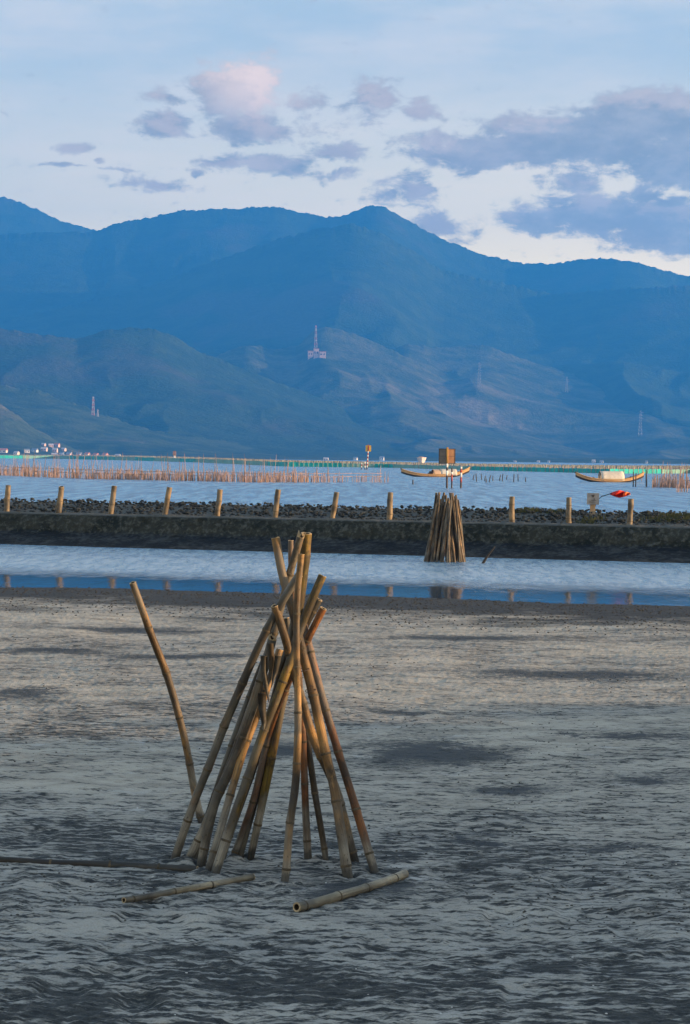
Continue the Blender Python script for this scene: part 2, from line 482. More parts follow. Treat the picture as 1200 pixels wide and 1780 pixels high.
quadgrid('pond_water', NE0 - NED * ext - NEN * 2.2, NE1 + NED * ext - NEN * 2.2,
         FE1 + FED * ext + FEN * 1.0, FE0 - FED * ext + FEN * 1.0, 12, water_material('pond_water_surface', True), WATER_Z)
far_l, far_r = Vector((-3000, 3400, 0)), Vector((3000, 3400, 0))
quadgrid('lagoon_water', FE0 - FED * 240 + FEN * 5.5, FE1 + FED * 240 + FEN * 5.5, far_r, far_l, 24,
         water_material('lagoon_water_surface'), WATER_Z)

# ------------------------------------------------------------------ hills
def forest(name, c1, c2, c3, scale):
    m, t, b = mat(name)
    pos = t.add('ShaderNodeNewGeometry').outputs['Position']
    n0 = t.noise(pos, 0.0016 * scale, 5, 0.6); n1 = t.noise(pos, 0.012 * scale, 5, 0.65); n2 = t.noise(pos, 0.09 * scale, 4, 0.7)
    c = t.mix(t.ss(n1, 0.35, 0.65), c1, c2)
    c = t.mix(t.ss(n0, 0.56, 0.66), c, c3)
    c = t.mix(t.ss(n2, 0.35, 0.7), t.mix(0.35, c, (0.012, 0.02, 0.014)), c)
    setb(t, b, c, 0.95, 0.05, bump(t, t.m('ADD', n2, t.m('MULTIPLY', n1, 2.0)), 0.4, 14.0 / scale))
    return m
FOREST = forest('forest', (0.030, 0.055, 0.025), (0.050, 0.078, 0.035), (0.07, 0.075, 0.045), 1.0)
GRASSY_SUNLIT = forest('grassy_sunlit_slope', (0.045, 0.068, 0.030), (0.115, 0.122, 0.066), (0.20, 0.175, 0.115), 1.0)  # grass colour lightened to carry sunlight on the foothill spurs
FOREST_NEAR = forest('near_forest', (0.035, 0.062, 0.028), (0.085, 0.110, 0.050), (0.15, 0.14, 0.085), 2.0)
RIDGES = [
    # crest distance, foot distance, tree roughness, gully depth, skyline in photo pixels
    dict(D=9300, F=6000, tree=7, gul=.20, m=FOREST, sky=[(-700, 360), (-400, 330), (-150, 322), (0, 343), (50, 360), (95, 383), (165, 402), (300, 440), (600, 480), (900, 560), (2000, 600)]),
    dict(D=8000, F=4600, tree=7, gul=.24, m=FOREST, sky=[(-700, 470), (-400, 430), (0, 408), (165, 404), (190, 390), (250, 380), (300, 368), (350, 366), (420, 364), (475, 360), (520, 372), (560, 378), (590, 378), (610, 368), (640, 358), (665, 362), (700, 383), (740, 405), (790, 428), (840, 445), (900, 458), (960, 460), (1000, 452), (1050, 450), (1100, 456), (1140, 468), (1180, 479), (1220, 482), (1400, 520), (1600, 500), (2000, 560)]),
    dict(D=6900, F=4200, tree=8, gul=.26, m=FOREST, sky=[(-700, 600), (0, 560), (250, 500), (450, 425), (560, 396), (610, 390), (660, 408), (720, 440), (760, 470), (850, 488), (950, 511), (1020, 507), (1100, 501), (1200, 497), (1400, 480), (1600, 500), (2000, 540)]),
    dict(D=5700, F=3500, tree=4, gul=.42, m=GRASSY_SUNLIT, sky=[(-700, 790), (300, 760), (500, 700), (640, 630), (700, 598), (760, 604), (840, 600), (900, 622), (1000, 652), (1080, 668), (1130, 672), (1200, 690), (1400, 700), (1700, 660), (2000, 640)]),
    dict(D=5200, F=3300, tree=4, gul=.42, m=GRASSY_SUNLIT, sky=[(-700, 700), (100, 690), (330, 640), (390, 612), (430, 598), (480, 608), (520, 598), (545, 572), (562, 566), (600, 577), (640, 592), (700, 618), (740, 640), (790, 672), (850, 705), (940, 742), (1050, 770), (1200, 788), (1500, 798), (2000, 798)]),
    dict(D=4500, F=3050, tree=5, gul=.26, m=FOREST, sky=[(-700, 540), (-400, 560), (0, 570), (60, 580), (135, 590), (180, 575), (220, 570), (265, 572), (300, 585), (345, 612), (420, 640), (520, 680), (640, 722), (780, 762), (860, 786), (950, 800), (2000, 800)]),
    dict(D=3700, F=2850, tree=6, gul=.28, m=FOREST_NEAR, sky=[(-700, 600), (-400, 620), (-100, 655), (0, 670), (60, 678), (120, 697), (180, 722), (240, 742), (300, 754), (400, 768), (520, 783), (640, 795), (800, 800), (2000, 800)]),
    dict(D=3100, F=2680, tree=5, gul=.22, m=FOREST_NEAR, sky=[(-700, 640), (-400, 660), (-100, 690), (0, 705), (30, 722), (60, 745), (100, 768), (140, 785), (180, 795), (260, 799), (2000, 803)]),
]
def horizon_at(px):
    return HORIZON + math.tan(rad(ROLL)) * (px - 600)
for i, r in enumerate(RIDGES):
    sx = np.array([p[0] for p in r['sky']], float); sy = np.array([p[1] for p in r['sky']], float)
    r['u'] = (sx - 600) / FPX
    r['e'] = np.maximum((HORIZON + math.tan(rad(ROLL)) * (sx - 600) - sy) / FPX, 0.0002)
def crest_dist(i, u):
    return RIDGES[i]['D'] * (1 + 0.03 * (vnoise(u * 14, u * 0 + i, 300 + i) - 0.5) * 2)
def ridge_z(i, u, y):
    r = RIDGES[i]
    e = np.interp(u, r['u'], r['e'])
    e0 = np.interp(u - 0.002, r['u'], r['e']); e1 = np.interp(u + 0.002, r['u'], r['e'])
    e = (e + e0 + e1) / 3
    Dc = crest_dist(i, u)
    h = e * Dc + CAM_Z
    x = u * y
    s = (y - r['F']) / (Dc - r['F'])
    sc_ = np.clip(s, 0, 1)
    g = 0.35 * sc_ + 0.65 * sc_ ** 1.6
    gul = fbm(x / (0.085 * r['D']) + 0.6 * fbm(x / 400, y / 400, 2, 400 + i), y / (0.20 * r['D']), 4, 410 + i, 0.5, True)
    win = np.clip(sc_ * (1 - sc_) * 3.6, 0, 1)
    z = h * (g - r['gul'] * win * (1 - gul) * 1.1)
    back = np.clip((y - Dc) / (0.16 * r['D']), 0, 1)
    z = np.where(s > 1, h * (1 - back ** 1.2), z)
    tr = (fbm(x / 16, y / 26, 3, 500 + i, 0.6) - 0.5) * 2 * r['tree']
    hump = (fbm(x / 120, y / 160, 3, 520 + i, 0.6) - 0.5) * 2 * r['tree'] * 0.8
    z = z + (tr * sstep(s, 0.97, 1.0) + hump * win) * np.clip(h / 60, 0.15, 1) * np.clip(sc_ * 8, 0, 1)
    return np.where(s <= 0, -1.0, z)
HILL_LABEL = 'structure'
for i, r in enumerate(RIDGES):
    uu = np.concatenate([np.linspace(-0.28, -0.165, 60), np.linspace(-0.1645, 0.1645, 640), np.linspace(0.165, 0.28, 60)])
    sr = np.concatenate([np.linspace(-0.02, 0.985, 72), [0.994, 1.0, 1.004], np.linspace(1.02, 1.42, 12)])
    S, U = np.meshgrid(sr, uu, indexing='ij')
    Y = r['F'] + S * (crest_dist(i, U) - r['F'])
    Z = ridge_z(i, U, Y)
    o = link('hills', mesh_np('hills', np.stack([U * Y, Y, Z], -1).reshape(-1, 3), grid_quads(len(sr), len(uu))), r['m'], kind='structure')
def hill_hit(px, py, lo=2600, hi=9000):
    d = ray(px, py)
    ys = np.linspace(lo, hi, 2500)
    xs = d.x / d.y * ys; zs = CAM_Z + d.z / d.y * ys
    best = None
    for i in range(len(RIDGES)):
        zz = ridge_z(i, xs / ys, ys)
        k = np.argmax(zz > zs)
        if zz[k] > zs[k] and (best is None or ys[k] < best[0]): best = (ys[k], zz[k])
    if best is None: return None
    y = best[0]
    return Vector((d.x / d.y * y, y, CAM_Z + d.z / d.y * y))

# ------------------------------------------------------------------ far bank with its rubble
def bank_material():
    m, t, b = mat('bank_mud')
    pos = t.add('ShaderNodeNewGeometry').outputs['Position']
    z = t.sep(pos)[2]
    n = t.noise(t.v('MULTIPLY', pos, (1, 1, 1.6)), 1.6, 6, 0.65)
    n2 = t.noise(pos, 9.0, 5, 0.7)
    c = t.mix(t.ss(n, 0.35, 0.65), (0.014, 0.018, 0.016), (0.040, 0.042, 0.034))
    c = t.mix(t.ss(n2, 0.47, 0.66), c, (0.085, 0.088, 0.078))
    c = t.mix(t.ss(t.m('ADD', z, t.m('MULTIPLY', n2, 0.12)), 0.30, 0.17), c, t.mix(t.ss(t.m('ADD', t.m('MULTIPLY', n, .5), t.m('MULTIPLY', n2, .5)), 0.45, 0.62), (0.008, 0.011, 0.015), (0.052, 0.056, 0.058)))  # foot strip painted darker and bluer for the shadow on its slope
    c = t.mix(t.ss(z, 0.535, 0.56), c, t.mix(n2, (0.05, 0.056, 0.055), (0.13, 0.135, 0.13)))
    setb(t, b, c, 0.9, 0.15, bump(t, t.m('ADD', n, n2), 0.8, 0.10))
    return m
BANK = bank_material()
prof = [(-2.5, -0.55), (-0.6, -0.2), (0.0, -0.10), (0.5, 0.0), (1.05, 0.10), (1.25, 0.17), (1.32, 0.30), (1.40, 0.45), (1.46, 0.545), (1.50, 0.57), (2.0, 0.575), (2.5, 0.56), (3.2, 0.62), (4.0, 0.72), (4.8, 0.76), (5.6, 0.62), (7.0, 0.1), (8.5, -0.6), (10, -1.3)]
ps = np.array([p[0] for p in prof]); pz = np.array([p[1] for p in prof])
sfine = np.concatenate([np.linspace(-2.5, 1.0, 18), np.linspace(1.05, 2.0, 26), np.linspace(2.1, 10, 40)])
afine = np.concatenate([np.linspace(-260, -16, 60), np.linspace(-15.5, 32, 700), np.linspace(33, 260, 60)])
A, Sg = np.meshgrid(afine, sfine, indexing='ij')
Zb = np.interp(Sg, ps, pz)
wav = (fbm(A * 0.30, Sg * 0 + 2, 4, 81) - 0.5)
face = sstep(Sg, 0.0, 1.2) * (1 - sstep(Sg, 1.44, 1.6))
lump = (fbm(A * 1.6, Sg * 3, 4, 82, 0.6) - 0.5)
Sd = Sg + 0.35 * wav * sstep(2.2 - Sg, 0, 1.5) + 0.22 * lump * face
Zb = Zb + 0.10 * lump * (1 - sstep(np.abs(Sg - 1.75), 0.25, 0.5)) * sstep(Sg, -0.3, 0.6) * 0.9 + 0.02 * (fbm(A * 6, Sg * 6, 2, 83) - 0.5)
bxs = FE0.x + FED.x * A + FEN.x * Sd; bys = FE0.y + FED.y * A + FEN.y * Sd
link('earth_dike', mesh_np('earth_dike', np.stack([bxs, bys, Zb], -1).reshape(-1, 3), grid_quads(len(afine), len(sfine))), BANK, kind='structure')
def on_bank(a, s):
    return Vector((FE0.x + FED.x * a + FEN.x * s, FE0.y + FED.y * a + FEN.y * s, float(np.interp(s, ps, pz))))
def bank_a(px, s):        # position along the bank that appears at photo column px
    best = None
    for k in range(-400, 1800):
        a = k * 0.02
        p = on_bank(a, s)
        u = (CR.transposed() @ (p - Vector((0, 0, CAM_Z))))
        q = 600 + FPX * u.x / -u.z
        if best is None or abs(q - px) < best[0]: best = (abs(q - px), a)
    return best[1]

ROCK = worn('rock', (0.008, 0.012, 0.014), (0.036, 0.043, 0.046), 1.2, 0.9, 0.5, 0.03)
def rock_mesh(name, seed):
    rg = np.random.default_rng(seed)
    import bmesh
    bm = bmesh.new(); bmesh.ops.create_icosphere(bm, subdivisions=1, radius=1.0)
    k = rg.normal(size=(5, 3))
    for v in bm.verts:
        s = 1.0
        for q in k: s -= 0.16 * max(0, float(np.dot(q, v.co)) - 0.35)
        v.co *= max(0.5, s) * (0.9 + 0.2 * rg.random())
        v.co.z *= 0.75
    me = bpy.data.meshes.new(name); bm.to_mesh(me); bm.free(); me.materials.append(ROCK)
    return me
rock_meshes = [rock_mesh('stone', 100 + k) for k in range(8)]
rv = [np.array([v.co[:] for v in me.vertices]) for me in rock_meshes]
rf = [np.array([p.vertices[:] for p in me.polygons]) for me in rock_meshes]
riprap = thing('rubble_ridge', 'dark rubble ridge of broken stones along the top of the far bank', 'rubble', on_bank(6, 3.6))
riprap_inv = Matrix.Translation(-riprap.location)
vs, fs, off = [], [], 0
nbig = 0
for k in range(7600):
    a = random.uniform(-14, 30) if k < 7100 else random.choice([random.uniform(-70, -14), random.uniform(30, 85)])
    s = random.uniform(2.15, 5.0)
    big = k < 170 and -1 < a < 15.5
    r = random.uniform(0.025, 0.058) if not big else random.uniform(0.05, 0.09)
    if s < 2.5: r *= 0.7
    p = on_bank(a, s); zz = p.z + r * 0.15 + random.uniform(-.02, .07) * (s > 2.6)
    rot = Matrix.Rotation(random.uniform(0, 6.28), 3, 'Z') @ Matrix.Rotation(random.uniform(-.5, .5), 3, 'X')
    sc3 = np.array([r * random.uniform(.9, 1.5), r * random.uniform(.9, 1.3), r * random.uniform(.7, 1.1)])
    w = random.randrange(8)
    if big:
        o = link('stone', rock_meshes[w], None, riprap)
        o.location = Vector((p.x, p.y, zz)) - riprap.location
        o.rotation_euler = rot.to_euler(); o.scale = sc3
    else:
        q = (rv[w] * sc3) @ np.array(rot).T + np.array([p.x, p.y, zz]) - np.array(riprap.location)
        vs.append(q); fs.append(rf[w] + off); off += len(q)
link('small_stones', mesh_np('small_stones', np.concatenate(vs), np.concatenate(fs), False), ROCK, riprap, kind='stuff')

# ------------------------------------------------------------------ bamboo
def bamboo_material(name, c_lo, c_mid, c_hi, mud_h, dark=0.72, coat=0.8, grime=0.75):
    m, t, b = mat(name)
    tcn = t.add('ShaderNodeTexCoord'); co = tcn.outputs['Object']
    oi = t.add('ShaderNodeObjectInfo'); rnd = oi.outputs['Random']
    seeded = t.v('ADD', co, t.comb(t.m('MULTIPLY', rnd, 31.0), 0.0, t.m('MULTIPLY', rnd, 17.0)))
    streak = t.noise(t.v('MULTIPLY', seeded, (110, 110, 5.0)), 1.0, 5, 0.65)
    blot = t.noise(t.v('MULTIPLY', seeded, (30, 30, 9.0)), 1.0, 6, 0.7)
    seg = t.noise(t.v('MULTIPLY', seeded, (2, 2, 4.5)), 1.0, 2, 0.5)
    c = t.mix(t.ss(seg, 0.36, 0.64), c_lo, c_mid)
    c = t.mix(t.ss(blot, 0.45, 0.7), c, c_hi)
    c = t.mix(t.m('MULTIPLY', t.ss(streak, 0.48, 0.72), 0.7), c, (0.035, 0.022, 0.012))
    c = t.mix(t.m('MULTIPLY', t.ss(t.noise(t.v('MULTIPLY', seeded, (9, 9, 5)), 1.0, 5, 0.7), 0.50, 0.59), dark), c, (0.022, 0.018, 0.012))
    grey = t.ss(t.noise(t.v('MULTIPLY', seeded, (6, 6, 2.2)), 1.0, 4, 0.65), 0.47, 0.60)
    c = t.mix(t.m('MULTIPLY', grey, 0.72), c, (0.125, 0.12, 0.105))
    z = t.sep(t.add('ShaderNodeNewGeometry').outputs['Position'])[2]
    zz = t.m('ADD', z, t.m('MULTIPLY', t.m('SUBTRACT', seg, 0.5), 0.6))
    dirt = t.m('MULTIPLY', t.ss(zz, mud_h, mud_h * 0.25), coat)
    dirt = t.m('MULTIPLY', dirt, t.ss(blot, 0.25, 0.5, 0.45, 1.0))
    c = t.mix(dirt, c, t.mix(t.ss(streak, .3, .7), (0.17, 0.160, 0.135), (0.38, 0.350, 0.285)))
    c = t.mix(t.m('MULTIPLY', t.ss(t.m('ADD', z, t.m('MULTIPLY', t.m('SUBTRACT', blot, 0.5), 0.10)), 0.055, 0.020), coat), c, (0.045, 0.046, 0.044))
    speck = t.ss(t.noise(t.v('MULTIPLY', seeded, (90, 90, 60)), 1.0, 3, 0.7), 0.60, 0.70)
    c = t.mix(t.m('MULTIPLY', speck, grime), c, (0.03, 0.025, 0.02))
    c = t.mix(t.ss(t.noise(t.v('MULTIPLY', seeded, (4, 4, 2.6)), 1.0, 3, 0.6), 0.36, 0.60, 0.70, 0.0), c, (0.012, 0.010, 0.009))
    setb(t, b, c, t.fmix(dirt, 0.55, 0.9), 0.30, bump(t, t.m('ADD', streak, t.m('MULTIPLY', blot, 1.5)), 0.5, 0.004))
    return m
BAMBOO = bamboo_material('bamboo', (0.105, 0.060, 0.024), (0.37, 0.200, 0.058), (0.31, 0.178, 0.066), 0.36)
BAMBOO_OLIVE = bamboo_material('olive_bamboo', (0.080, 0.068, 0.016), (0.26, 0.165, 0.028), (0.20, 0.10, 0.024), 0.30)
BAMBOO_RED = bamboo_material('red_brown_bamboo', (0.085, 0.034, 0.015), (0.24, 0.095, 0.032), (0.12, 0.055, 0.025), 0.28)
BAMBOO_GREY = bamboo_material('grey_bamboo', (0.085, 0.084, 0.075), (0.165, 0.140, 0.100), (0.14, 0.080, 0.042), 0.40)
BAMBOO_DARK = bamboo_material('dark_bamboo', (0.030, 0.026, 0.018), (0.060, 0.042, 0.024), (0.03, 0.024, 0.016), 0.20, coat=0.5)
BAMBOO_BLACKISH = bamboo_material('blackish_bamboo', (0.020, 0.022, 0.022), (0.035, 0.035, 0.033), (0.03, 0.028, 0.024), 0.20, coat=0.0)
BAMBOO_PALE = bamboo_material('pale_bamboo', (0.30, 0.255, 0.17), (0.36, 0.30, 0.20), (0.30, 0.25, 0.165), 0.3, 0.25, coat=0.0, grime=0.5)
FAR_A = bamboo_material('far_tan_bamboo', (0.15, 0.095, 0.05), (0.32, 0.20, 0.105), (0.25, 0.16, 0.085), 0.10, 0.7, coat=0.3)
FAR_B = bamboo_material('far_grey_bamboo', (0.10, 0.09, 0.075), (0.18, 0.155, 0.12), (0.14, 0.10, 0.065), 0.10, 0.7, coat=0.3)
FAR_C = bamboo_material('far_dark_bamboo', (0.04, 0.03, 0.02), (0.08, 0.055, 0.03), (0.05, 0.035, 0.02), 0.10, 0.7, coat=0.1)
POSTM = bamboo_material('post_bamboo', (0.22, 0.155, 0.09), (0.29, 0.21, 0.125), (0.24, 0.185, 0.12), 0.05, 0.3, coat=0.0, grime=.4)
NODE = worn('bamboo_node', (0.04, 0.033, 0.022), (0.115, 0.088, 0.055), 25, 0.8)
HOLLOW = worn('bamboo_inside', (0.03, 0.022, 0.015), (0.07, 0.05, 0.03), 8.0, 0.95)
CUT = worn('bamboo_cut_rim', (0.30, 0.22, 0.13), (0.42, 0.33, 0.2), 20.0, 0.85)

def resample(pts, radii, step):
    P_ = [Vector(p) for p in pts]
    # Catmull-Rom
    out, rr = [], []
    n = len(P_)
    for i in range(n - 1):
        p0, p1, p2, p3 = P_[max(i - 1, 0)], P_[i], P_[i + 1], P_[min(i + 2, n - 1)]
        k = max(1, int((p2 - p1).length / step))
        for j in range(k):
            t = j / k
            q = 0.5 * ((2 * p1) + (p2 - p0) * t + (2 * p0 - 5 * p1 + 4 * p2 - p3) * t * t + (3 * p1 - p0 - 3 * p2 + p3) * t ** 3)
            out.append(q); rr.append(radii[i] + (radii[i + 1] - radii[i]) * t)
    out.append(P_[-1]); rr.append(radii[-1])
    return out, rr
def bamboo_pole(name, pts, radii, m, label, cat='bamboo pole', group=None, n=14, step=0.03, node=0.26, hollow_top=True,
                hollow_base=False, rings=True, seed=0, split=False):
    """Culm, node rings and a hollow cut end; the pole's own frame has its length along local z."""
    rg = random.Random(seed)
    base, top = Vector(pts[0]), Vector(pts[-1])
    zax = (top - base).normalized()
    q = zax.to_track_quat('Z', 'Y')
    Minv = (Matrix.Translation(base) @ q.to_matrix().to_4x4()).inverted()
    lp = [Minv @ Vector(p) for p in pts]
    c, rr = resample(lp, radii, step)
    # nodes along the length
    L = [0.0]
    for i in range(1, len(c)): L.append(L[-1] + (c[i] - c[i - 1]).length)
    nodes = []; x = rg.uniform(0.05, node)
    while x < L[-1] - 0.03:
        nodes.append(x); x += node * rg.uniform(0.82, 1.15)
    kn = [0.0] + nodes + [L[-1]]
    kx = [rg.gauss(0, .11) for _ in kn]; ky = [rg.gauss(0, .11) for _ in kn]
    for i in range(len(c)):
        c[i] = c[i] + Vector((float(np.interp(L[i], kn, kx)), float(np.interp(L[i], kn, ky)), 0)) * rr[i]
    def rad_at(l, r):
        k = min([abs(l - a) for a in nodes] or [9])
        return r * (1.0 + 0.09 * math.exp(-(k / 0.018) ** 2) - 0.02 * math.exp(-((k - .05) / 0.03) ** 2) + 0.03 * math.sin(l * 7 + seed))
    R = [rad_at(l, r) for l, r in zip(L, rr)]
    root = bpy.data.objects.new(name, None); col.objects.link(root)
    root.matrix_world = Matrix.Translation(base) @ q.to_matrix().to_4x4()
    root.empty_display_size = 0.1
    tag(root, label, cat, group)
    mb = MB(); mb.tube(c, R, n, caps=False)
    if not hollow_base: mb.f.append(tuple(range(n))[::-1]); mb.sm.append(False)
    culm = mb.build('culm', m, root)
    def ringpts(i, r):
        d = (c[min(i + 1, len(c) - 1)] - c[max(i - 1, 0)]).normalized()
        a = Vector((1, 0, 0)) if abs(d.x) < 0.8 else Vector((0, 1, 0))
        u = d.cross(a).normalized(); w = d.cross(u)
        return [c[i] + u * (r * math.cos(2 * math.pi * k / n)) + w * (r * math.sin(2 * math.pi * k / n)) for k in range(n)], d
    ends = ([(-1, 1)] if hollow_top else []) + ([(0, -1)] if hollow_base else [])
    for (i, sgn) in ends:
        ii = len(c) - 1 if i == -1 else 0
        ro = R[ii]; ri = ro * 0.66
        o_, d = ringpts(ii, ro); i_, _ = ringpts(ii, ri)
        rim = MB()
        jag = [d * sgn * rg.uniform(0.0005, 0.004 if not split else 0.03) for _ in range(n)]
        for k in range(n):
            k2 = (k + 1) % n
            rim.face([o_[k] - d * sgn * .001, o_[k2] - d * sgn * .001, o_[k2] + jag[k2], o_[k] + jag[k]])
            rim.face([o_[k] + jag[k], o_[k2] + jag[k2], i_[k2] + jag[k2] * .6, i_[k] + jag[k] * .6])
        rim.build('cut_rim', CUT, culm)
        hb = MB()
        dn = [p - d * sgn * 0.05 for p in i_]
        for k in range(n):
            k2 = (k + 1) % n
            hb.face([i_[k] + jag[k] * .6, i_[k2] + jag[k2] * .6, dn[k2], dn[k]])
        hb.face(dn)
        hb.build('hollow', HOLLOW, culm)
    if rings:
        for a in nodes:
            i = min(range(len(L)), key=lambda k: abs(L[k] - a))
            d = (c[min(i + 1, len(c) - 1)] - c[max(i - 1, 0)]).normalized()
            r = R[i]
            rb = MB()
            rb.tube([c[i] - d * .007, c[i] - d * .003, c[i] + d * .002, c[i] + d * .004], [r * 1.005, r * 1.075, r * 1.045, r * 1.003], n, caps=False)
            rb.build('node_ring', NODE, culm)
    return root, culm

def px_pole(track, w0, w1, dbase, dtop, **kw):
    """track: photo points from the foot to the tip; depth runs from the foot's depth to dtop."""
    fx, fy = track[0]
    if dbase is None:
        foot = at(fx, fy, 0.0); dbase = foot.y
    y0, y1 = track[0][1], track[-1][1]
    pts, rr = [], []
    for (x, y) in track:
        t = (y - y0) / (y1 - y0)
        dep = dbase + (dtop - dbase) * t
        pts.append(atd(x, y, dep)); rr.append((w0 + (w1 - w0) * t) * pxm(dep) / 2)
    # push the foot a little into the mud
    d = (pts[0] - pts[1]).normalized()
    pts = [pts[0] + d * 0.05] + pts
    rr = [rr[0]] + rr
    FEET.append((pts[1].x, pts[1].y, rr[0]))
    return bamboo_pole(pts=pts, radii=rr, **kw)

NEAR = 'bamboo poles of the leaning stack on the mud'
def add_near():
    P_ = []
    def pole(track, w0, w1, dtop, m, label, seed, dbase=None, **kw):
        r = px_pole(track, w0, w1, dbase, dtop, name='bamboo_pole', m=m, label=label, group=NEAR, seed=seed, **kw)
        P_.append(r); return r
    px_pole([(352, 1425), (340, 1380), (317, 1268), (291, 1180), (262, 1100), (231, 1013)], 13.5, 12.5, None, 11.7, name='bamboo_pole', m=BAMBOO,
            label='single bamboo pole leaning left on its own beside the stack', seed=1)
    pole([(304, 1494), (343, 1378), (391, 1262), (430, 1168), (458, 1106), (487, 1052), (521, 999)], 15, 14, 10.50, BAMBOO_GREY,
         'leftmost grey-brown pole of the near stack, its foot farthest left', 2)
    pole([(616, 1494), (586, 1376), (547, 1287), (527, 1222), (510, 1160), (497, 1110), (478, 1053)], 16, 15, 10.53, BAMBOO,
         'tan pole with a dark open top end pointing up left, lowest of the tips', 3)
    pole([(495, 1531), (503, 1443), (514, 1365), (518, 1287), (518, 1200), (516, 1108), (517, 1040), (524, 964)], 15, 11, 10.45, BAMBOO,
         'upright middle pole in front of the near stack, foot nearest the viewer', 4)
    pole([(436, 1488), (460, 1373), (487, 1240), (506, 1150), (522, 1030), (535, 928)], 13, 20, 10.76, BAMBOO_OLIVE,
         'thickest yellow-brown pole, its hollow top the highest of the near stack', 5, node=0.3)
    pole([(373, 1518), (392, 1460), (430, 1352), (460, 1268), (484, 1208), (505, 1150), (526, 1085), (560, 1001)], 16, 15, 10.63, BAMBOO_OLIVE,
         'olive bamboo pole slanting from lower left to the right-hand tip of the stack', 6)
    pole([(650, 1511), (616, 1395), (586, 1295), (558, 1200), (535, 1114), (519, 1052)], 15, 14, 10.84, BAMBOO_RED,
         'rightmost reddish-brown pole of the near stack', 7)
    pole([(605, 1521), (581, 1373), (566, 1310), (547, 1222), (530, 1150), (511, 1070), (492, 1004), (479, 936)], 18, 15, 10.70, BAMBOO,
         'thick tan pole with a wire loop, foot second from the right', 8)
    pole([(535, 1490), (531, 1408), (527, 1300), (521, 1200), (514, 1100), (507, 1000), (506, 940)], 14, 9, 10.86, BAMBOO_RED,
         'brown pole standing straight behind the upright middle pole', 9)
    pole([(325, 1497), (350, 1448), (384, 1370), (417, 1288), (437, 1225), (458, 1160), (480, 1088), (500, 1010), (522, 934)], 15, 13, 10.68, BAMBOO_GREY,
         'weathered grey pole with a split top leaning right, second foot from the left', 10, split=True)
    r11 = pole([(350, 1503), (373, 1400), (404, 1330), (430, 1258), (447, 1209), (462, 1160), (474, 1112)], 17, 16, 10.63, BAMBOO_GREY,
         'pale grey split pole with torn strips hanging near its top', 11, split=True)
    pole([(362, 1515), (384, 1440), (404, 1370), (425, 1300), (449, 1238), (466, 1190), (486, 1130)], 14, 13, 10.78, BAMBOO,
         'bluish grey pole between the pale split pole and the olive pole', 12)
    pole([(408, 1487), (440, 1393), (460, 1308), (480, 1245), (507, 1175), (538, 1105), (562, 1058)], 12, 13, 10.78, BAMBOO_RED,
         'dark brown pole behind the stack with its tip low on the right', 14)
    pole([(418, 1487), (455, 1355), (470, 1290), (500, 1160), (530, 1090), (554, 1042)], 10, 14, 10.88, BAMBOO_DARK,
         'thin blackish pole at the back of the near stack', 15)
    pole([(338, 1497), (365, 1402), (402, 1296), (434, 1212), (458, 1150), (480, 1098)], 10, 10, 10.84, BAMBOO_DARK,
         'thin dark pole half hidden behind the grey poles on the left', 16)
    pole([(388, 1490), (420, 1395), (448, 1310), (468, 1240), (488, 1170), (508, 1095), (520, 1030)], 11, 11, 10.92, BAMBOO_DARK,
         'dark pole in the heart of the near stack behind the olive pole', 17)
    pole([(566, 1492), (552, 1400), (538, 1310), (524, 1220), (510, 1140), (498, 1075)], 11, 12, 10.95, BAMBOO_DARK,
         'dark pole at the back right of the near stack behind the thick tan pole', 18)
    # torn strips on the split pole
    root = r11[0]
    inv = root.matrix_world.inverted()
    for (pts, w) in [([(459, 1140), (459, 1165), (463, 1195), (468, 1222)], 12), ([(470, 1118), (473, 1150), (470, 1180), (464, 1200)], 11), ([(484, 1140), (479, 1168), (472, 1195)], 12), ([(456, 1205), (456, 1232), (459, 1256), (458, 1274)], 15)]:
        mb = MB(); n = len(pts)
        for i, (x, y) in enumerate(pts):
            dep = 10.50 + 0.01 * i
            ww = w * pxm(dep) * (1 - (i / (n - 1)) ** 2 * 0.9) / 2
            c = atd(x, y, dep)
            for q in (Vector((-ww, 0.0, 0)), Vector((0, -ww * .7, 0)), Vector((ww, 0, 0)), Vector((0, 0.003 - ww * .45, 0))):
                mb.v.append(tuple(inv @ (c + q)))
        for i in range(n - 1):
            for k in range(4):
                mb.f.append((i * 4 + k, i * 4 + (k + 1) % 4, i * 4 + 4 + (k + 1) % 4, i * 4 + 4 + k)); mb.sm.append(True)
        mb.f.append((0, 1, 2, 3)); mb.f.append(tuple(4 * (n - 1) + k for k in (3, 2, 1, 0))); mb.sm += [False, False]
        mb.build('torn_strip', BAMBOO_DARK if w < 12 else BAMBOO_GREY, root)
    # wire loop
    WIRE = worn('rusty_wire', (0.05, 0.035, 0.03), (0.09, 0.06, 0.045), 30, 0.8)
    root = P_[6][0]; inv = root.matrix_world.inverted()
    for (cx, cy, dep, r, ang) in [(528, 1164, 10.58, .026, 0.2), (541, 1196, 10.55, .010, 1.3), (540, 1200, 10.57, .024, 0.25)]:
        c = atd(cx, cy, dep); pts = []
        for k in range(15):
            t = 2 * math.pi * k / 14
            pts.append(inv @ (c + Vector((r * math.cos(t), r * math.sin(t) * math.cos(ang), r * math.sin(t) * math.sin(ang) + .004 * math.cos(t)))))
        mb = MB(); mb.tube(pts, 0.0018, 5, caps=False); mb.build('wire_loop', WIRE, root)
add_near()

